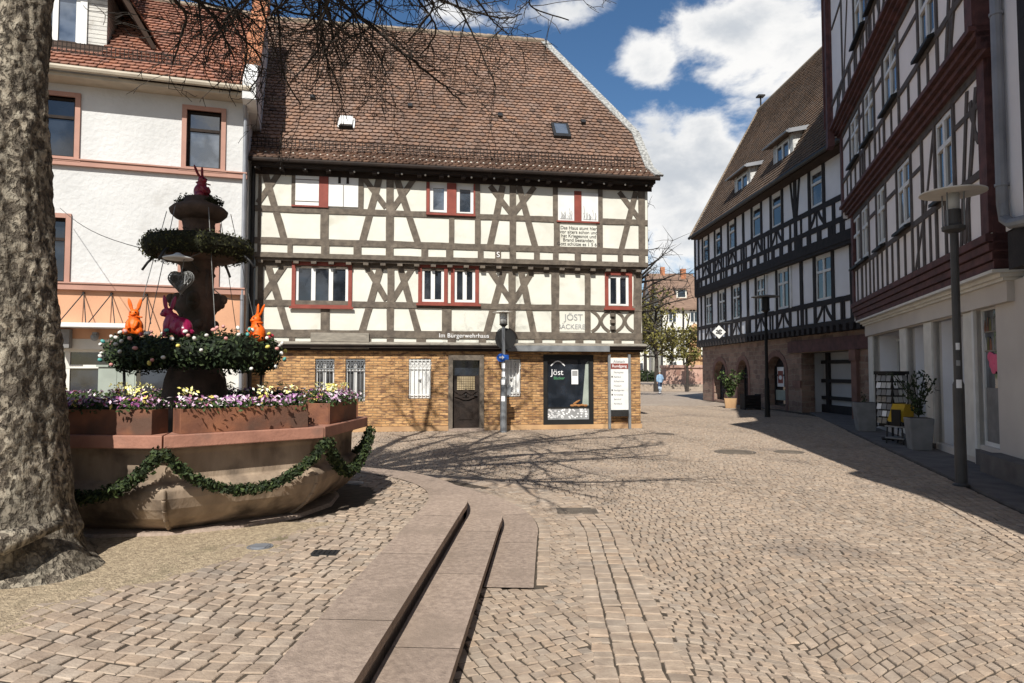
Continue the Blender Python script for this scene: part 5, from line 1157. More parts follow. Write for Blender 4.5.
    L6 = limb('limb', [top, (-3.5, 5.2, 8.4), (-2.9, 6.2, 11.2)], .2, .03, .8)
    L7 = limb('limb', [L1[9], (-1.9, 8.2, 8.2), (-1.6, 9.6, 9.3), (-1.2, 11.2, 10.2)], .09, .02)
    L8 = limb('limb', [L1[14], (.2, 7.6, 8.6), (1.6, 7.9, 9.2), (2.6, 8.6, 9.5)], .08, .02)
    L9 = limb('limb', [L2[10], (-3.0, 8.3, 8.9), (-1.9, 9.2, 9.7), (-.8, 9.6, 10.4)], .08, .02)
    L10 = limb('limb', [L3[8], (-1.6, 6.0, 8.2), (-.3, 7.0, 8.9), (.9, 7.3, 9.6)], .09, .02)
    L11 = limb('limb', [top, (-3.0, 5.2, 6.6), (-1.6, 5.9, 7.0), (-.2, 6.4, 7.2), (1.0, 6.8, 7.4)], .12, .02)
    limb('limb', [top, (-2.5, 4.1, 6.5), (-.9, 3.3, 6.8), (.6, 3.0, 7.0), (1.7, 3.1, 7.2)], .13, .02, 1.1)
    limb('limb', [top, (-2.5, 4.5, 6.9), (-1.0, 4.4, 7.6), (.5, 4.6, 8.0), (1.9, 4.9, 8.3)], .14, .02, 1.1)
    limb('limb', [top, (-3.3, 5.4, 7.0), (-2.6, 6.2, 8.2), (-1.7, 6.9, 9.0), (-.8, 7.4, 9.6)], .13, .02, 1.1)
    limb('limb', [top, (-3.5, 4.2, 7.0), (-2.4, 3.7, 7.9), (-1.2, 3.6, 8.5), (.2, 3.8, 8.9)], .12, .02, 1.1)
    def near(P, q): return min(P, key=lambda p: (p-q).length)
    hang = [(7.7, [(430, -60), (400, -20), (360, 8), (330, 44), (328, 70)], .018), (7.0, [(300, -50), (262, -10), (236, 8), (214, 40), (205, 66)], .014), (7.9, [(385, -50), (420, 2), (436, 30), (420, 56)], .014), (7.4, [(300, -50), (305, 4), (340, 30), (371, 44), (386, 72)], .014), (7.3, [(200, -40), (235, 10), (247, 48), (240, 84)], .012), (8.1, [(440, -50), (480, 4), (492, 20), (508, 34)], .012), (6.6, [(168, -30), (175, 0), (186, 15), (180, 41), (173, 64)], .020), (7.0, [(185, -45), (199, 0), (214, 17), (227, 43), (236, 62)], .026), (6.8, [(150, -20), (205, 3), (240, 12), (262, 30)], .014),
            (7.6, [(318, -60), (319, 0), (322, 32), (315, 54), (290, 83)], .022), (8.2, [(322, -50), (340, 0), (366, 22), (409, 58), (445, 87), (467, 108)], .030), (8.4, [(440, -50), (456, 0), (474, 36), (496, 87)], .020),
            (7.4, [(272, -40), (279, 22), (283, 72), (301, 105)], .013), (8.0, [(410, -60), (430, -8), (460, 7), (500, 18), (522, 14)], .018), (7.2, [(240, -50), (262, -4), (290, 12), (330, 20), (352, 40)], .016), (7.8, [(350, -60), (372, -6), (396, 20), (420, 25)], .016), (7.2, [(205, -40), (222, -4), (236, 30), (262, 62), (250, 90)], .014), (8.0, [(395, -50), (380, 0), (372, 40), (380, 66)], .013)]
    for D, px, r in hang:
        pts = [AT(x, y, D+.25*i) for i, (x, y) in enumerate(px)]; s = min((near(P, pts[0]) for P in (L1, L2, L3, L7, L11, L10)), key=lambda p: (p-pts[0]).length)
        limb('branch', [s, s.lerp(pts[0], .55)+Vector((0, 0, .12))]+pts, r*1.8, .008, 1.8, 1)
    rr = random.Random(11)
    for _ in range(11):
        x = rr.uniform(215, 510); D = rr.uniform(6.4, 8.6); y1 = rr.uniform(18, 70)*(1-.4*abs(x-330)/170); dx = rr.uniform(-45, 60)
        pts = [AT(x+dx*t+rr.gauss(0, 8), -50+(y1+50)*t, D+.2*i) for i, t in enumerate((0, .3, .55, .8, 1))]; s = min((near(P, pts[0]) for P in (L1, L2, L3, L7, L11, L10)), key=lambda p: (p-pts[0]).length)
        limb('branch', [s, s.lerp(pts[0], .55)+Vector((0, 0, .12))]+pts, rr.uniform(.02, .034), .008, 1.5, 1)
    print('twigs', twigs[0])
big_tree()
# ================================================================== fountain
FZ = .272; ROT = radians(-72)
def corner(k, r): a = ROT+k*pi/4; return Vector((r*cos(a), r*sin(a), 0))
def fountain():
    R = thing('fountain', 'octagonal sandstone fountain with tiered column and terracotta painted rim in front of the tree', 'fountain', (CX, CY, FZ))
    f = MB(); f.lathe([(1.30, -.02), (1.36, .025), (1.48, .085), (1.58, .16), (1.655, .25), (1.70, .34), (1.705, .41), (1.67, .455), (1.62, .475), (1.625, .70), (1.64, .72), (1.64, .76), (1.42, .76), (1.42, .3), (.001, .28)], 8, rot=ROT)
    for k in range(8):                                        # carved corner ribs
        for r0, z0, r1, z1 in ((1.36, .025, 1.48, .085), (1.48, .085, 1.58, .16), (1.58, .16, 1.655, .25), (1.655, .25, 1.70, .34), (1.70, .34, 1.705, .42)):
            p, q = corner(k, r0), corner(k, r1); f.tube([(p.x, p.y, z0), (q.x, q.y, z1)], .022, 6)
    f.build('basin', 'basin_stone', R, bevel=.012)
    f = MB(); f.lathe([(1.50, -.02), (1.48, .03), (1.2, .03)], 16, rot=ROT); f.build('basin_foot', 'slab', R)
    for k in range(8):
        a, b = corner(k, 1), corner(k+1, 1); g = .006; d = (b-a).normalized()*g; f = MB()
        q = [a*1.80+d, b*1.80-d, b*1.44-d, a*1.44+d]; f.prismz([(p.x, p.y) for p in q], .762, .868); f.build('rim', 'rim_paint', R, bevel=.008)
    f = MB(); f.lathe([(1.43, .66), (.001, .66)], 8, rot=ROT); f.build('water', 'water', R)
    f = MB(); f.lathe([(.62, .3), (.60, .75), (.52, .9), (.46, .98), (.33, 1.08), (.30, 1.3), (.26, 1.42), (.22, 1.5)], 20); f.build('pedestal', 'column_stone', R, True)
    f = MB(); n = 28
    prof = [(.22, 1.45), (.25, 1.52), (.20, 1.58), (.172, 1.70), (.168, 1.82), (.188, 1.86), (.17, 1.90), (.175, 1.98), (.205, 2.03), (.21, 2.10), (.175, 2.17), (.158, 2.3), (.158, 2.38), (.18, 2.41), (.16, 2.44), (.17, 2.5), (.24, 2.56)]
    f.lathe(prof, n)
    for a in (.0, 1.57, 3.14, 4.71):
        a += .25; f.ball((.19*cos(a), .19*sin(a), 2.12), (.07, .07, .10), 10, 8); f.ball((.255*cos(a), .255*sin(a), 2.15), (.05, .05, .055), 8, 6); f.ball((.235*cos(a), .235*sin(a), 2.09), (.045, .045, .04), 8, 6); f.ball((.19*cos(a+.5), .19*sin(a+.5), 1.70), (.045, .045, .075), 8, 6); f.ball((.18*cos(a+.3), .18*sin(a+.3), 1.88), (.045, .045, .05), 8, 6); f.tube([(.165*cos(a+.8), .165*sin(a+.8), 1.7), (.165*cos(a+.8), .165*sin(a+.8), 2.45)], .022, 6)
    f.build('column', 'column_stone', R, True)
    f = MB(); f.lathe([(.20, 2.53), (.34, 2.56), (.44, 2.61), (.46, 2.65), (.40, 2.67), (.2, 2.66)], 28); f.build('lower_bowl', 'column_stone', R, True)
    f = MB(); f.lathe([(.16, 2.64), (.145, 2.72), (.15, 2.9), (.165, 2.98), (.19, 3.02)], 20); f.build('upper_column', 'column_stone', R, True)
    f = MB(); f.lathe([(.17, 2.99), (.23, 3.01), (.28, 3.06), (.29, 3.10), (.25, 3.14), (.16, 3.18), (.14, 3.24), (.001, 3.25)], 26); f.build('upper_bowl', 'column_stone', R, True)
    for k in range(4):
        a = k*pi/2-.12; f = MB(); f.tube([((.40+.06*i)*cos(a), (.40+.06*i)*sin(a), 2.60+.02*sin(i)-.012*max(0, i-1)**2) for i in range(5)], .014, 6); f.build('spout', 'metal_dark', R, True)
    for k in range(6):
        a = k*pi/3+.2; f = MB(); f.tube([(.32*cos(a), .32*sin(a), 3.08), (.62*cos(a), .62*sin(a), 1.75)], .004, 4); f.build('cord', 'wire_silver', R)
fountain()
def leafy(mb, path, rad, n, size, cols, flat=1.0):
    path = [Vector(p) for p in path]; seg = [(b-a).length for a, b in zip(path, path[1:])]; tot = sum(seg)
    for _ in range(n):
        t = random.random()*tot; i = 0
        while i < len(seg)-1 and t > seg[i]: t -= seg[i]; i += 1
        p = path[i].lerp(path[i+1], min(1, t/seg[i])); d = Vector((random.gauss(0, 1), random.gauss(0, 1), random.gauss(0, 1)*flat)).normalized()
        rr = rad*(.62+.45*random.random()); w = random.choice(cols); g = random.uniform(.6, 1.5)
        nr = (d*.8+Vector((random.gauss(0, .5), random.gauss(0, .5), random.gauss(0, .5)))).normalized()
        mb.leaf(p+d*rr, size*random.uniform(.7, 1.3), tuple(g*c for c in w), nr)
G3 = [(1, 1, 1), (1.3, 1.25, .9), (.7, .8, .8)]
def egg_ring():
    R = thing('easter_wreath', 'wide evergreen ring studded with coloured eggs around the fountain column', 'wreath', (CX, CY, FZ+1.575))
    def rad(a): return .66, .175+.03*cos(2*(a+.35))+.012*sin(7*a)
    f = MB()
    for k in range(72):
        a0, a1 = 2*pi*k/72, 2*pi*(k+1)/72; M_, m_ = rad(a0); leafy(f, [(M_*cos(a0), M_*sin(a0), 0), (M_*cos(a1), M_*sin(a1), 0)], m_*1.1, 170, .024, G3, 1.0)
    path = [(rad(2*pi*k/48)[0]*cos(2*pi*k/48), rad(2*pi*k/48)[0]*sin(2*pi*k/48), 0) for k in range(49)]; f.tube(path, [rad(2*pi*k/48)[1]*.8 for k in range(49)], 10, (.25, .3, .25), cap=False)
    f.build('foliage', 'evergreen', R)
    pal = {'egg_white': (.78, .76, .70), 'egg_pink': (.70, .33, .30), 'egg_yellow': (.75, .62, .15), 'egg_teal': (.10, .35, .32), 'egg_red': (.5, .06, .08)}
    protos = {}
    for n_, c in pal.items():
        if n_ not in M: mk(n_, c, rough=.35)
    wts = ['egg_white']*5+['egg_pink']*3+['egg_yellow', 'egg_teal', 'egg_red']
    for k in range(98):
        a = 2*pi*(k+random.random()*.6)/98; b = random.uniform(-.75, 1.7) ; M_, m_ = rad(a); mm = m_*1.24
        p = ((M_+mm*cos(b))*cos(a), (M_+mm*cos(b))*sin(a), mm*sin(b)); c = random.choice(wts)
        if c not in protos: f = MB(); f.ball((0, 0, 0), (.019, .019, .025), 8, 6); o = protos[c] = f.build('egg', c, R, True)
        else: o = protos[c].copy(); COL.objects.link(o); o.parent = R
        o.location = p; o.rotation_euler = (random.random()*6, random.random()*6, 0)
    for k in range(2): a = k*3.3+.35; f = MB(); f.tube([(.62*cos(a), .62*sin(a), -.95), (.66*cos(a), .66*sin(a), -.1)], .014, 5); f.build('stand_leg', 'metal_dark', R)
egg_ring()
def moss_ring():
    R = thing('moss_wreath', 'dark moss wreath lying on the lower bowl of the fountain', 'wreath', (CX, CY, FZ+2.675)); f = MB()
    path = [(.43*cos(2*pi*k/40), .43*sin(2*pi*k/40), .02) for k in range(41)]; leafy(f, path, .135, 9000, .016, [(1, 1, .8), (1.5, 1.4, .9), (.6, .6, .5)]); f.tube(path, .11, 10, (.4, .4, .4), cap=False); f.build('foliage', 'moss', R)
    R = thing('moss_tuft', 'ragged moss cap on the upper bowl under the red rabbit', 'moss', (CX, CY, FZ+3.2)); f = MB(); leafy(f, [(-.17, 0, -.01), (.17, 0, -.01)], .10, 1700, .017, [(1, 1, .8), (.5, .5, .4)], .35); f.ball((0, 0, 0), (.2, .14, .04), 10, 6, (.4, .4, .4)); f.build('foliage', 'moss', R)
moss_ring()
def swags():
    names = ['leaf garland hanging on the sunlit front face of the basin', 'leaf garland hanging on the right end face of the basin', 'leaf garland on the far right face of the basin', 'leaf garland on the back right face of the basin', 'leaf garland on the back face of the basin', 'leaf garland on the back left face of the basin', 'leaf garland on the far left face of the basin', 'leaf garland hanging beside the tree trunk on the left face of the basin']
    for k in range(8):
        a, b = corner(k, 1.78), corner(k+1, 1.78); n = 18; path = []
        for i in range(n+1):
            t = i/n; p = a.lerp(b, t); s = 4*t*(1-t); p += (a+b).normalized()*(.05+.0*s); path.append((p.x, p.y, .73-.36*s**.85))
        f = MB(); leafy(f, path, .052+.012*(k % 2), 1700 if k in (0, 1, 7) else 500, .022, [(1.0, 1.0, .8), (1.45, 1.35, .9), (.6, .65, .6)]); f.tube(path, .03, 6, (.5, .5, .4))
        o = f.build('leaf_garland', 'evergreen'); o.location = (CX, CY, FZ); tag(o, names[k], 'garland', 'leaf garlands around the basin')
swags()
def troughs():
    labs = ['long rust brown trough of pansies on the front rim of the basin', 'short rust brown trough of pansies at the right end of the basin rim', 'pansy trough on the far right rim behind the basin', 'pansy trough on the back right rim of the basin', 'pansy trough on the back rim of the basin', 'pansy trough on the back left rim of the basin', 'pansy trough on the far left rim behind the tree trunk', 'rust brown pansy trough half in the shadow of the tree trunk']
    pans = [(.28, .09, .28), (.42, .20, .42), (.60, .42, .56), (.74, .68, .68), (.55, .32, .48), (.16, .04, .12), (.70, .50, .62), (.72, .58, .16), (.35, .10, .18)]
    for k in range(8):
        a, b = corner(k, 1.62), corner(k+1, 1.62); m = (a+b)/2; d = b-a; ang = atan2(d.y, d.x); Lh = d.length*(.47 if k != 1 else .36)*.94; h = .205
        if k == 7: m = m+d*.01
        R = thing('flower_trough', labs[k], 'planter', (CX+m.x, CY+m.y, FZ+.868), ang, 'pansy troughs on the basin rim')
        f = MB(); w = .115; t = .012
        f.box(-Lh, Lh, -w, -w+t, 0, h); f.box(-Lh, Lh, w-t, w, 0, h); f.box(-Lh, -Lh+t, -w+t, w-t, 0, h); f.box(Lh-t, Lh, -w+t, w-t, 0, h); f.box(-Lh+t, Lh-t, -w+t, w-t, 0, .02)
        f.build('trough', 'metal_rust', R, bevel=.004); f = MB(); f.box(-Lh+t, Lh-t, -w+t, w-t, h-.05, h-.02); f.build('soil', 'joint_sand', R)
        f = MB(); fl = MB(); n = int(900*Lh)
        for _ in range(n*2): u = random.uniform(-Lh, Lh); v = random.gauss(0, w*.75); z = h-.03+random.random()*.10*(1+.5*mnoise.noise((u*5, v*5, k))); g = random.uniform(.6, 1.6); f.leaf((u, v, z), random.uniform(.016, .03), (g*1.3, g*1.4, g))
        for _ in range(int(n*.75)):
            u = random.uniform(-Lh, Lh); v = random.gauss(-.03, w*.75); z = h+.015+random.random()*.085; q = int((mnoise.noise((u*4+k*7, v*3, 0))*.5+.5)*len(pans)*1.2+random.gauss(0, 1.2)) % len(pans)
            nr = Vector((random.gauss(0, .5), -.6+random.gauss(0, .5), .7+random.gauss(0, .3))).normalized(); c = pans[q]; g = random.uniform(.75, 1.1); fl.leaf((u, v, z), random.uniform(.016, .027), tuple(x*g for x in c), nr)
        for s in range(int(5*Lh)+1):
            u = random.uniform(-Lh*.85, Lh*.85); v = random.uniform(-.02, .07)
            for _ in range(26): fl.leaf((u+random.gauss(0, .04), v+random.gauss(0, .03), h+.11+random.random()*.07), .02, random.choice([(.78, .75, .35), (.8, .78, .6), (.8, .7, .2)]), Vector((random.gauss(0, .6), -.5+random.gauss(0, .5), .6)).normalized())
        f.build('leaves', 'evergreen', R); fl.build('blossoms', 'petal', R)
troughs()
def rabbit(label, mat, loc, rz, s=1.0, side=False, tilt=0):
    R = thing('rabbit_figure', label, 'figure', loc, rz, 'rabbit figures on the fountain'); f = MB()
    if side:                                             # crouching, seen from the side; nose towards -x
        f.ball((.06, 0, .11), (.125, .085, .11), 18, 12); f.ball((-.03, 0, .15), (.08, .065, .12), 16, 10, R=Matrix.Rotation(.25, 3, 'Y')); f.ball((.10, .05, .07), (.075, .045, .07), 12, 8); f.ball((.10, -.05, .07), (.075, .045, .07), 12, 8)
        f.ball((-.075, 0, .265), (.062, .046, .05), 14, 10); f.ball((-.115, 0, .25), (.032, .03, .026), 10, 8); f.ball((.17, 0, .06), .035, 10, 8); f.tube([(-.07, .03, .12), (-.085, .03, .01)], [.03, .026], 8); f.tube([(-.07, -.03, .12), (-.085, -.03, .01)], [.03, .026], 8)
        for sg in (-1, 1): f.ball((-.055+.03*sg, .028*sg, .365), (.024, .012, .085), 10, 10, R=Matrix.Rotation(.22*sg+.05, 3, 'Y')); f.tube([(-.062, .02*sg, .29), (-.055+.02*sg, .026*sg, .33)], .015, 6)
    else:
        f.ball((0, 0, .095), (.085, .08, .10), 18, 12); f.ball((0, -.005, .175), (.055, .052, .065), 14, 10); f.ball((0, -.012, .232), (.05, .048, .046), 14, 10); f.ball((0, -.055, .222), (.024, .02, .018), 10, 8)
        for sg in (-1, 1):
            f.ball((.06*sg, -.03, .045), (.04, .065, .045), 12, 8); f.tube([(.04*sg, -.05, .15), (.035*sg, -.085, .10), (.02*sg, -.085, .075)], [.022, .02, .016], 8)
            f.ball((sg*.042+tilt*.06, 0, .325), (.020, .011, .072), 10, 10, R=Matrix.Rotation(.28*sg+tilt*.5, 3, 'Y')); f.tube([(.02*sg, 0, .26), (.032*sg+tilt*.03, 0, .295)], .014, 6)
        f.ball((0, .085, .05), .03, 10, 8)
    f.v = [(x*s, y*s, z*s) for x, y, z in f.v]
    o = f.build('body', mat, R, True); r = o.modifiers.new('join', 'REMESH'); r.mode = 'VOXEL'; r.voxel_size = .0055*s; r.use_smooth_shade = True
    sm = o.modifiers.new('soft', 'SMOOTH'); sm.iterations = 3
    e = MB()
    ex = [(-.105, sg*.035, .275) for sg in (-1, 1)] if side else [(sg*.024, -.052, .245) for sg in (-1, 1)]
    for p in ex: q = MB(); q.ball(tuple(x*s for x in p), .008*s, 8, 6); q.build('eye', 'black', R, True)
    if not side: q = MB(); q.lathe([(.05*s, .19*s), (.062*s, .20*s), (.05*s, .212*s)], 14); q.tube([(.045*s, -.03*s, .2*s), (.085*s, -.05*s, .195*s)], .008*s, 6); q.build('bow', mat, R, True)
def ringpt(px, py, D): p = AT(px, py, D); return (p.x, p.y, p.z)
rabbit('orange rabbit with spread ears on the left side of the egg ring', 'rabbit_orange', ringpt(134, 336.5, 6.82), radians(12), 1.0)
rabbit('crouching dark magenta rabbit in profile left of the fountain column', 'rabbit_magenta', ringpt(174, 338, 6.5), radians(5), .93, True)
rabbit('orange rabbit on the right side of the egg ring beside the downpipe', 'rabbit_orange', ringpt(257, 343, 7.0), radians(-40), 1.05, tilt=.8)
rabbit('dark red rabbit sitting on the very top of the fountain', 'rabbit_red', (CX+.02, CY, FZ+3.215), radians(70), .93, tilt=-.6)
def heart():
    p = AT(181, 281, 6.5); R = thing('heart_ornament', 'silver wire heart hanging from the lower fountain bowl', 'ornament', tuple(p)); f = MB()
    def hp(t, s, y): return (s*.0076*16*sin(t)**3, y, s*.0076*(13*cos(t)-5*cos(2*t)-2*cos(3*t)-cos(4*t)))
    for y, s in ((-.035, .72), (-.018, .95), (0, 1.03), (.018, .95), (.035, .72)): f.tube([hp(2*pi*k/40, s, y) for k in range(41)], .006, 5)
    for k in range(480):
        t = random.random()*6.28; s = random.random()**.5; a = hp(t, s, random.uniform(-.05, .05)); t2 = t+random.uniform(.5, 1.6); b = hp(t2, s*random.uniform(.6, 1), random.uniform(-.05, .05)); f.tube([a, b], .005, 3)
    f.build('wire_heart', 'wire_silver', R); f = MB(); f.tube([(0, 0, .05), (.0, .05, .22), (.1, .32, .36)], .004, 4); f.build('hanger', 'wire_silver', R)
    p = AT(178, 258, 6.55); f = MB(); f.lathe([(.02, .05), (.05, .03), (.14, .0), (.135, -.012), (.001, -.012)], 20); o = f.build('dish_lamp', 'paint_white', None, True); o.location = p; tag(o, 'pale shallow lamp dish above the wire heart', 'lamp')
    for (a, b, lab) in (((60, 208, 15.6), (168, 255, 6.55), 'thin wire running from the white facade to the lamp dish'), ((188, 256, 6.56), (243, 300, 9.0), 'thin wire running right from the lamp dish past the column')):
        f = MB(); A, B = AT(*a), AT(*b); f.tube([A.lerp(B, t/10)+Vector((0, 0, -.25*sin(pi*t/10)*(.6))) for t in range(11)], .006, 4); tag(f.build('wire', 'metal_dark'), lab, 'wire')
heart()
# ================================================================== street furniture
def street_lamp():
    x, y = G(961.5, 487); R = thing('street_lamp', 'tall grey street lamp with flat disc roof in front of the pale shop', 'street lamp', (x, y, .02))
    f = MB(); f.lathe([(.11, 0), (.11, .02), (.078, .04), (.074, 1.45), (.056, 1.50), (.053, 3.68)], 14); f.build('pole', 'lamp_grey', R, False)
    f = MB(); f.lathe([(.07, 3.66), (.15, 3.70), (.155, 3.75), (.12, 3.77), (.10, 3.79), (.10, 4.0), (.001, 4.0)], 18); f.build('lamp_base', 'lamp_grey', R)
    f = MB(); f.lathe([(.085, 3.98), (.085, 4.24)], 20); f.build('lamp_glass', 'lamp_glass', R, True)
    for k in range(4): a = k*pi/2+.5; f = MB(); f.tube([(.15*cos(a), .15*sin(a), 3.75), (.15*cos(a), .15*sin(a), 4.24)], .012, 5); f.build('stay', 'metal_grey', R)
    f = MB(); f.lathe([(.43, 4.24), (.43, 4.258), (.001, 4.275)], 36); o = f.build('disc_roof', 'paint_offwhite', R)
    for z, s in ((1.95, .10), (1.72, .08), (1.40, .12)): r_ = .078 if z < 1.45 else .0575; f = MB(); n_ = 6; f.add([(r_*cos(-2.5+k*.18), r_*sin(-2.5+k*.18), zz) for zz in (z, z+s) for k in range(n_)], [(k, k+1, n_+k+1, n_+k) for k in range(n_-1)]); o = f.build('sticker', 'text_grey' if z == 1.72 else 'text_white', R)
mk('lamp_glass', (.55, .57, .56), rough=.15)
street_lamp()
def sign_pole():
    x, y = G(503.5, 432.3); R = thing('lamp_post', 'slim lamp post with round sign and small blue plate in front of the brick wall', 'lamp post', (x, y, 0))
    f = MB(); f.lathe([(.10, 0), (.10, .02), (.095, .03), (.09, 1.45), (.05, 1.5), (.048, 2.92)], 12); f.build('pole', 'metal_grey', R)
    f = MB(); f.lathe([(.05, 2.9), (.12, 2.96), (.09, 3.0), (.001, 3.0)], 14); f.build('lamp_base', 'metal_dark', R)
    f = MB(); f.lathe([(.11, 2.98), (.115, 3.28), (.10, 3.28)], 16); f.build('lamp_glass', 'lamp_glass', R, True)
    f = MB(); f.lathe([(.30, 3.28), (.305, 3.295), (.08, 3.33), (.001, 3.33)], 26); f.build('disc_roof', 'paint_offwhite', R)
    f = MB(); n = 28; f.prism([(.06+.29*cos(2*pi*k/n), 2.56+.29*sin(2*pi*k/n)) for k in range(n)], .055, .075); o = f.build('round_sign', 'black', R); o.rotation_euler = (0, 0, radians(6))
    f = MB(); f.prism([(-.06+.13*cos(2*pi*k/16), 2.04+.115*sin(2*pi*k/16)) for k in range(16)], -.065, -.055); f.box(-.02, .14, -.067, -.056, 1.99, 2.12); o = f.build('blue_plate', 'sign_blue', R); f = MB(); f.prism([(-.12, 2.03), (-.04, 2.03), (-.04, 1.99), (.02, 2.05), (-.04, 2.11), (-.04, 2.07), (-.12, 2.07)], -.072, -.0685); f.build('plate_arrow', 'text_white', o)
    f = MB(); f.box(-.05, .20, .03, .14, 1.02, 1.28); f.build('meter_box', 'metal_grey', R)
    for z in (1.75, 1.52, 1.30, .85): f = MB(); f.box(-.052 if z > 1.5 else -.06, .04, -.096 if z < 1.5 else -.056, -.088 if z < 1.5 else -.046, z, z+.14); f.build('sticker', 'text_white', R)
sign_pole()
def info_board():
    x, y = G(619.5, 428.8); R = thing('information_board', 'upright information board between two metal posts at the corner of the brick house', 'sign', (x, y, 0), radians(9.4))
    for u in (-.30, .31): f = MB(); f.box(u-.035, u+.035, -.035, .035, 0, 2.16); f.build('post', 'metal_grey', R)
    f = MB(); f.box(-.262, .272, -.02, .02, .55, 2.06); f.build('panel', 'paint_white', R)
    f = MB(); f.box(-.258, .268, -.026, -.0205, 1.74, 1.90); f.build('header_band', 'paint_red', R); f = MB(); f.box(-.262, .272, -.022, .022, .36, .55); f.build('footer_panel', 'metal_dark', R)
    text('Altstadt', .11, 0, 1.925, -.024, 'text_grey', R); text('Rundgang', .115, 0, 1.785, -.030, 'text_white', R)
    for k in range(8):
        z = 1.62-k*.13; text(['Marktplatz', 'Rathaus', 'Stiftskirche', 'Museum', 'Stadtgarten', 'Kirchplatz', 'Bahnhof', 'Parkhaus'][k], .068, -.17, z, -.022, 'text_grey', R, align='LEFT')
        if k in (1, 4, 5): f = MB(); f.box(-.24, -.20, -.024, -.0205, z, z+.045); f.build('pictogram', 'text_black', R)
info_board()
def mid_lamp():
    x, y = G(767.5, 417); R = thing('street_lamp', 'black street lamp against the stone ground floor of the black and white house', 'street lamp', (x, y, 0))
    f = MB(); f.lathe([(.11, 0), (.10, .04), (.085, 1.4), (.06, 1.45), (.055, 3.9)], 10); f.build('pole', 'black', R)
    f = MB(); f.lathe([(.06, 3.85), (.16, 3.92), (.14, 4.0), (.14, 4.4), (.001, 4.4)], 12); f.build('lamp_head', 'metal_dark', R)
    f = MB(); f.lathe([(.50, 4.42), (.50, 4.44), (.1, 4.5), (.001, 4.5)], 20); f.build('disc_roof', 'metal_grey', R)
mid_lamp()
def pot(px, py, w0, w1, h, label, z=.03, plant=None, mat='concrete', nm='plant_pot'):
    x, y = G(px, py, z); R = thing(nm, label, 'planter', (x, y, z), radians(-15)); f = MB(); a, b = w0/2, w1/2
    f.hexa([(-a, -a, 0), (a, -a, 0), (a, a, 0), (-a, a, 0), (-b, -b, h), (b, -b, h), (b, b, h), (-b, b, h)]); f.build('pot', mat, R, bevel=.012)
    f = MB(); f.box(-b+.03, b-.03, -b+.03, b-.03, h-.02, h+.005); f.build('soil', 'joint_sand', R)
    if plant:
        n, ph, sz, cols = plant; f = MB()
        for s in range(n):
            an = random.random()*6.28; l = ph*random.uniform(.6, 1); r = l*random.uniform(.15, .6); p = [Vector((r*cos(an)*(t/5)**1.4, r*sin(an)*(t/5)**1.4, h+l*t/5)) for t in range(6)]; f.tube(p, .008, 4, (.8, .6, .5))
            for q in range(16): t = random.randint(1, 5); g = random.uniform(.5, 1.5); f.leaf(p[t]+Vector((random.gauss(0, .05), random.gauss(0, .05), random.gauss(0, .05))), sz*random.uniform(.7, 1.3), tuple(c*g for c in random.choice(cols)))
        f.build('plant', 'evergreen', R)
pot(919.5, 449.5, .36, .46, .66, 'tall square grey pot with a straggly shrub in front of the shop recess', plant=(16, .95, .05, G3))
pot(865.5, 430.5, .42, .56, .78, 'tall square grey pot by the passage at the end of the shop front', plant=(3, .25, .03, G3))
pot(730.5, 408, .45, .55, .45, 'sunlit tan pot with a bushy plant beside the round arches', 0, (34, 1.25, .085, [(2.2, 2.2, 1.5), (3, 2.8, 2), (1.2, 1.3, .9), (2.6, 2.0, 1.9)]), 'ochre_stone')
def barrel():
    x, y = G(750.5, 409.5); R = thing('planter_box', 'dark wooden box standing between two arches', 'planter', (x, y, 0), radians(2)); f = MB()
    for k in range(4): f.box(-.35, .35, -.25, .25, .05+k*.15, .18+k*.15)
    f.build('crate', 'wood_dark', R)
    for sx in (-1, 1): f = MB(); f.box(sx*.33-.03, sx*.33+.03, -.27, .27, 0, .68); f.build('leg', 'wood_dark', R)
barrel()
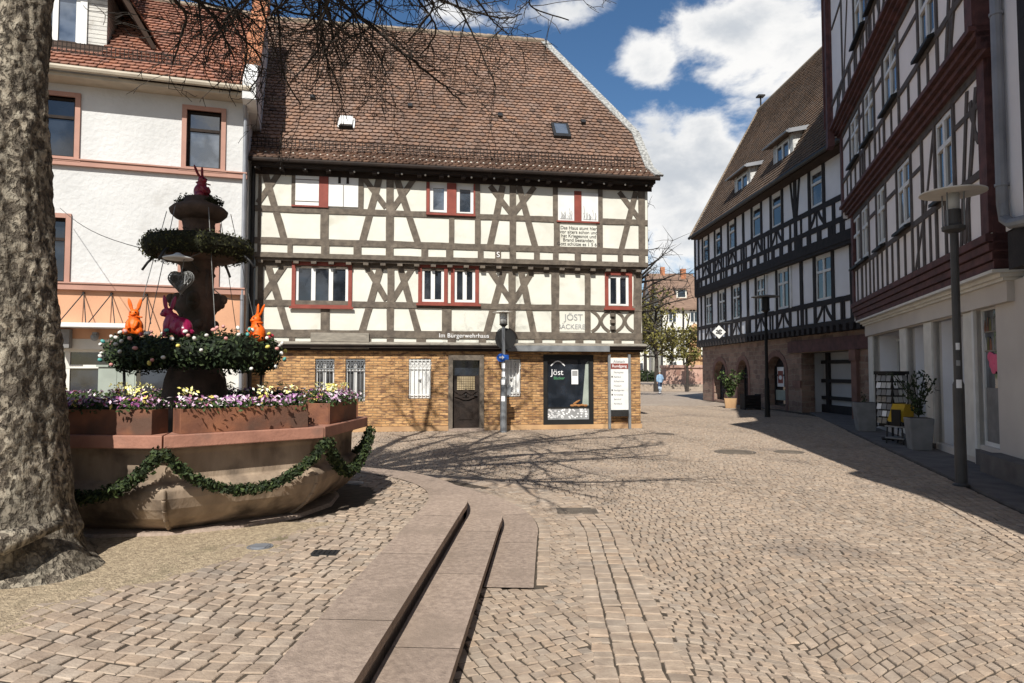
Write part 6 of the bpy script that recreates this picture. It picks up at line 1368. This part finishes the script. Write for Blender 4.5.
def card_rack():
    x, y = G(893, 441, .03); R = thing('postcard_rack', 'black revolving rack of pale postcards outside the shop', 'display rack', (x, y, .03), radians(-72)); w = .23
    f = MB(); f.tube([(0, 0, 0), (0, 0, 1.62)], .025, 8); f.box(-.30, .30, -.025, .025, .03, .06); f.box(-.025, .025, -.30, .30, .03, .06)
    for sx in (-1, 1):
        for sy in (-1, 1): f.box(sx*w-.012, sx*w+.012, sy*w-.012, sy*w+.012, .32, 1.60)
    f.box(-w-.03, w+.03, -w-.03, w+.03, 1.56, 1.64); f.box(-w, w, -w, w, .34, .36); f.box(-w+.03, w-.03, -w+.03, w-.03, .36, 1.56); f.build('frame', 'black', R)
    cols = ['text_white', 'text_grey', 'curtain', 'concrete', 'sign_blue', 'paint_yellow', 'paint_salmon']; cards = []
    for sd in range(4):
        for r in range(7):
            for c in range(3):
                f = MB(); u = -.2+c*.14; z = .42+r*.165; f.hexa([(u, -w-.03, z), (u+.12, -w-.03, z), (u+.12, -w-.024, z), (u, -w-.024, z), (u, -w+.0, z+.13), (u+.12, -w+.0, z+.13), (u+.12, -w+.006, z+.13), (u, -w+.006, z+.13)]) 
                o = f.build('postcard', random.choice(['text_grey', 'curtain', 'concrete', 'curtain', 'metal_grey', 'text_white', 'wood_board']), R); o.rotation_euler = (0, 0, sd*pi/2)
    f = MB()
    for sx in (-1, 1):
        for sy in (-1, 1): f.lathe([(.035, 0), (.04, .01), (.04, .03), (.03, .04)], 8, (sx*.28*(sy == 1), sx*.28*(sy == -1), 0)) if False else None
    x, y = G(901, 444, .03); R = thing('display_stand', 'small stand with a yellow cover beside the postcard rack', 'display rack', (x, y, .03), radians(-70)); f = MB()
    f.hexa([(-.2, -.18, .5), (.16, -.18, .5), (.16, .2, .5), (-.2, .2, .5), (-.12, -.08, .9), (.2, -.08, .9), (.2, .2, .9), (-.12, .2, .9)]); f.build('cover', 'paint_yellow', R); f = MB(); f.box(-.05, .17, -.215, -.185, .42, .78); f.build('dark_flap', 'black', R)
    for u, v in ((-.22, -.18), (.22, -.18), (-.22, .16), (.22, .16)): f = MB(); f.tube([(u, v, 0), (u*.8, v, .52)], .016, 6); f.build('leg', 'metal_dark', R)
    f = MB(); f.box(-.24, .24, -.2, .18, .12, .15); f.box(-.24, .24, -.2, .18, .38, .41); f.build('shelf', 'metal_grey', R)
    f = MB(); f.box(-.2, .18, -.16, .14, .41, .49); f.build('goods', 'black', R)
card_rack()
def cabinet():
    p = AT(120, 367, 13.2); R = thing('utility_cabinet', 'pale grey green cabinet behind the fountain by the shop front', 'cabinet', (p.x, p.y, 0), radians(17)); f = MB(); f.box(-.33, .33, -.18, .18, .06, p.z); f.build('body', 'paint_greygreen', R, bevel=.01)
    f = MB(); f.box(-.36, .36, -.21, .21, p.z, p.z+.04); f.build('lid', 'paint_greygreen', R); f = MB(); f.box(-.3, .3, -.15, .15, 0, .06); f.build('foot', 'concrete', R)
    for sg in (-1, 1): f = MB(); f.box(min(0, sg*.31)+.01, max(0, sg*.31)-.01, -.188, -.18, .12, p.z-.06); d = f.build('door', 'paint_greygreen', R); q = MB(); q.box(sg*.05-.012, sg*.05+.012, -.2, -.187, .9, 1.05); q.build('handle', 'metal_dark', d)
cabinet()
# ================================================================== passer-by
def person():
    x, y = G(660, 393.3); R = thing('person', 'person in a light blue denim jacket and dark shorts walking away up the street', 'person', (x, y, 0), radians(8)); f = MB()
    f.tube([(0, .0, .86), (0, 0, 1.0), (0, -.01, 1.2), (0, 0, 1.38), (0, .01, 1.45)], [.155, .15, .165, .17, .07], 14); f.tube([(0, .01, 1.43), (0, .02, 1.55)], [.06, .055], 10)
    f.ball((0, .03, 1.64), (.078, .097, .115), 16, 12); f.ball((0, .125, 1.62), (.016, .02, .022), 8, 6)
    for sg in (-1, 1):
        f.ball((sg*.08, .02, 1.63), (.014, .025, .035), 8, 6)
        f.tube([(sg*.17, 0, 1.38), (sg*.23, -.02, 1.12), (sg*.22, .08*sg+.05, .88)], [.062, .05, .038], 10); f.ball((sg*.22, .09*sg+.07, .80), (.025, .04, .085), 10, 8)
        for q in range(4): f.tube([(sg*.22, .06+.09*sg+q*.017, .76), (sg*.215, .07+.09*sg+q*.02, .70)], .009, 5)
        f.tube([(sg*.22, .12+.09*sg, .82), (sg*.205, .14+.09*sg, .76)], .010, 5)
        f.tube([(sg*.085, 0, .90), (sg*.095, .10*sg, .50), (sg*.10, .17*sg-.05, .09)], [.10, .07, .042], 12); f.tube([(sg*.10, .17*sg-.09, .05), (sg*.11, .17*sg+.12, .035)], [.045, .035], 8)
    o = f.build('body', 'skin', R, True); r = o.modifiers.new('join', 'REMESH'); r.mode = 'VOXEL'; r.voxel_size = .014; r.use_smooth_shade = True
    f = MB(); f.tube([(0, 0, .84), (0, 0, 1.0), (0, -.01, 1.2), (0, 0, 1.40), (0, .01, 1.47)], [.185, .178, .19, .20, .085], 16); 
    for sg in (-1, 1): f.tube([(sg*.15, 0, 1.40), (sg*.24, -.02, 1.12), (sg*.225, .08*sg+.05, .90)], [.085, .07, .055], 12)
    o = f.build('jacket', 'denim', R, True); r = o.modifiers.new('join', 'REMESH'); r.mode = 'VOXEL'; r.voxel_size = .016; r.use_smooth_shade = True
    f = MB(); f.tube([(0, 0, .78), (0, 0, .93)], [.17, .175], 14)
    for sg in (-1, 1): f.tube([(sg*.085, 0, .90), (sg*.095, .10*sg, .52)], [.118, .095], 12)
    o = f.build('shorts', 'denim_dark', R, True); r = o.modifiers.new('join', 'REMESH'); r.mode = 'VOXEL'; r.voxel_size = .016; r.use_smooth_shade = True
    for sg in (-1, 1):
        f = MB(); f.tube([(sg*.095, .10*sg, .51), (sg*.10, .17*sg-.05, .10)], [.085, .058], 12); f.build('trouser_leg', 'denim_pale', R, True)
        f = MB(); f.tube([(sg*.10, .17*sg-.10, .05), (sg*.105, .17*sg, .06), (sg*.11, .17*sg+.15, .035)], [.05, .055, .04], 10); f.build('shoe', 'text_white', R, True)
    f = MB(); f.ball((0, .015, 1.675), (.088, .10, .098), 16, 10); f.build('hair', 'hair_grey', R, True)
person()
# ================================================================== the far square
def far_house(x0, x1, Y, ze, zr, label, wallm, roofm, timber=True, nm='far_house', dz=7.0, rz=0.0, dorm=2):
    R = thing(nm, label, 'house', ((x0+x1)/2, Y, .5), rz); w = (x1-x0)/2; f = MB()
    f.box(-w, w, 0, dz, 0, ze); f.add([(-w, 0, ze), (-w, dz, ze), (-w, dz/2, zr)], [(0, 1, 2)]); f.add([(w, 0, ze), (w, dz, ze), (w, dz/2, zr)], [(0, 2, 1)]); f.build('wall', wallm, R)
    f = MB(); o = .5; e = ze-(zr-ze)*o/(dz/2)
    for s in (0, 1):
        y0, y1 = (-o, dz/2) if s == 0 else (dz+o, dz/2); f.hexa([(-w-.4, y0, e), (w+.4, y0, e), (w+.4, y1, zr), (-w-.4, y1, zr), (-w-.4, y0, e+.2), (w+.4, y0, e+.2), (w+.4, y1, zr+.2), (-w-.4, y1, zr+.2)])
    RO = f.build('roof', roofm, R); f = MB(); f.box(-w*.4, -w*.4+.7, dz/2-.3, dz/2+.5, zr-.5, zr+1.3); f.build('chimney', 'brick_red_parapet', RO)
    n = max(2, int(2*w/2.6)); fl = max(2, int(ze/3))
    for j in range(fl):
        for i in range(n):
            u = -w+2*w*(i+.5)/n; z = ze*(j+.32)/fl; f = MB(); f.box(u-.55, u+.55, -.06, .02, z, z+1.5); q = f.build('window', 'paint_white', R); f = MB(); f.box(u-.47, u-.04, -.07, -.061, z+.08, z+1.42); f.box(u+.04, u+.47, -.07, -.061, z+.08, z+1.42); f.build('pane', 'glass', q)
    if timber:
        t = MB()
        for j in range(fl+1): z = ze*j/fl; t.bar((-w, max(.1, z-.1)), (w, max(.1, z-.1)), .26, 0, .1, .05)
        for i in range(2*n+1): u = -w+2*w*i/(2*n); t.bar((u, 0), (u, ze), .24, 0, .1, .04)
        for i in range(n): u = -w+2*w*i/n; t.bar((u, ze*.5), (u+2*w/n*.4, ze*.98), .2, 0, .1, .03)
        t.build('timber_frame', 'wood_dark', R)
    for k in range(dorm):
        u = -w*.5+w*1.0*k; zd = ze+(zr-ze)*.30; yd = dz/2*.22; f = MB(); f.box(u-.7, u+.7, yd, yd+2, zd-.3, zd+1.1); d = f.build('dormer', wallm, R); f = MB(); f.hexa([(u-.95, yd-.3, zd+1.05), (u+.95, yd-.3, zd+1.05), (u+.95, yd+2.6, zd+1.9), (u-.95, yd+2.6, zd+1.9), (u-.95, yd-.3, zd+1.2), (u+.95, yd-.3, zd+1.2), (u+.95, yd+2.6, zd+2.05), (u-.95, yd+2.6, zd+2.05)]); f.build('dormer_roof', roofm, d); f = MB(); f.box(u-.5, u+.5, yd-.05, yd, zd, zd+.95); f.build('pane', 'glass', d)
far_house(20.6, 32.5, 92, 10.3, 14.6, 'distant half-timbered house with brown dormered roof across the far square', 'plaster_cream', 'roof_far')
far_house(23.5, 31, 112, 13.5, 18.0, 'higher distant house whose brown roof and chimney rise behind the half-timbered one', 'plaster_beige', 'roof_far', False, dorm=0)
far_house(12, 20.0, 98, 6.4, 9.6, 'low pale distant house behind the young trees', 'plaster_cream', 'roof_tile_brown', False, dorm=0)
def far_fountain():
    c = AT(689, 372, 63.2); R = thing('square_fountain', 'broad pink stone basin with ochre figure pillar on the far square', 'fountain', (c.x, 63.2, .54)); f = MB()
    f.lathe([(3.1, 0), (3.1, .3), (2.6, .3), (2.6, 1.45), (2.75, 1.5), (2.75, 1.75), (2.35, 1.75), (2.35, 1.2), (.01, 1.2)], 8, rot=.39); f.build('basin', 'pink_stone', R)
    f = MB(); f.lathe([(.8, .8), (.75, 2.2), (.95, 2.3), (.9, 2.45), (.55, 2.5), (.6, 3.6), (.8, 3.7), (.75, 3.85), (.4, 3.9), (.35, 5.2), (.5, 5.3), (.2, 5.6), (.01, 5.7)], 10, (.6, 0, 0)); f.build('pillar', 'ochre_stone', R)
far_fountain()
def far_tree(x, y, z0, h, cr, n, label, group='young trees on the far square', leaves=True, seed=1, sz=.16, low=.35):
    rnd = random.Random(seed); R = thing('leafing_tree' if leaves else 'bare_tree', label, 'tree', (x, y, z0), 0, group); t = MB(); t.tube([(0, 0, 0), (.05, 0, h*.3), (-.05, .05, h*.62), (0, 0, h*.9)], [h*.026, h*.02, h*.013, .03], 7); f = MB(); tips = []
    for k in range(n):
        z = h*rnd.uniform(low, .85); a = rnd.random()*6.28; l = cr*rnd.uniform(.5, 1.05)*(1.15-.55*abs(z/h-.55)); p = Vector((0, 0, z)); d = Vector((cos(a), sin(a), rnd.uniform(.25, .9))).normalized(); path = [p.copy()]
        for s in range(6): d = (d+Vector((rnd.gauss(0, .2), rnd.gauss(0, .2), rnd.gauss(.02, .15)))).normalized(); p = p+d*l/6; path.append(p.copy())
        t.tube(path, [max(.012, h*.009*(1-s/6.5)) for s in range(7)], 5, cap=False)
        for s in range(2, 7):
            for _ in range(4):
                q = path[s]; dd = Vector((rnd.gauss(0, 1), rnd.gauss(0, 1), rnd.gauss(.2, .7))).normalized(); e = q+dd*l*rnd.uniform(.15, .36); m = q.lerp(e, .5)+Vector((rnd.gauss(0, .06), rnd.gauss(0, .06), .03)); t.tube([q, m, e], [.018, .014, .008], 3, cap=False); tips.append(e); tips.append(m)
    t.build('trunk', 'twig', R)
    if leaves:
        for q in tips:
            for _ in range(rnd.randint(0, 3)): g = rnd.uniform(.55, 1.5); f.leaf(q+Vector((rnd.gauss(0, .22), rnd.gauss(0, .22), rnd.gauss(0, .18))), sz*rnd.uniform(.6, 1.3), (g*1.05, g, g*.7))
        f.build('crown', 'leaf_young', R)
p = AT(656, 372, 57); far_tree(p.x, 57, 0, 8.2, 2.9, 26, 'young tree in first yellow green leaf nearest the brick house corner', seed=4)
p = AT(687, 372, 57); far_tree(p.x, 57, 0, 5.4, 1.7, 13, 'thin young tree in front of the far pink basin', seed=9)
p = AT(645, 372, 78); far_tree(p.x, 78, .55, 9.5, 3.2, 24, 'green leafing tree low behind the brick house corner', seed=14)
p = AT(672, 372, 84); far_tree(p.x, 84, .55, 6.0, 2.2, 18, 'small leafing tree against the distant half-timbered wall', seed=21)
p = AT(634, 372, 44); far_tree(p.x, 44, 0, 11.0, 4.2, 34, 'taller bare tree reaching out from behind the brick house', leaves=False, seed=6)
def hedge():
    p = AT(664, 352, 76); f = MB(); leafy(f, [(-5, 0, .6), (5.5, 0, .6)], .75, 2600, .17, [(.7, .7, .6), (1, 1, .8)], .8); f.box(-5.4, 5.8, -.4, .4, 0, .8, (.3, .3, .3)); o = f.build('hedge', 'evergreen'); o.location = (p.x, 76, .55); tag(o, 'dark clipped hedge along the far side of the square', 'hedge')
    for k in range(4):
        q = AT(652+10*k, 372, 73); R = thing('bicycle_stand', 'hooped metal stand in front of the dark hedge', 'bicycle stand', (q.x, 73, .55), 0, 'hooped stands on the far square'); f = MB(); f.tube([(-.5, 0, 0), (-.5, 0, .8), (-.35, 0, 1.0), (.35, 0, 1.0), (.5, 0, .8), (.5, 0, 0)], .04, 6); f.build('hoop', 'metal_dark', R)
hedge()
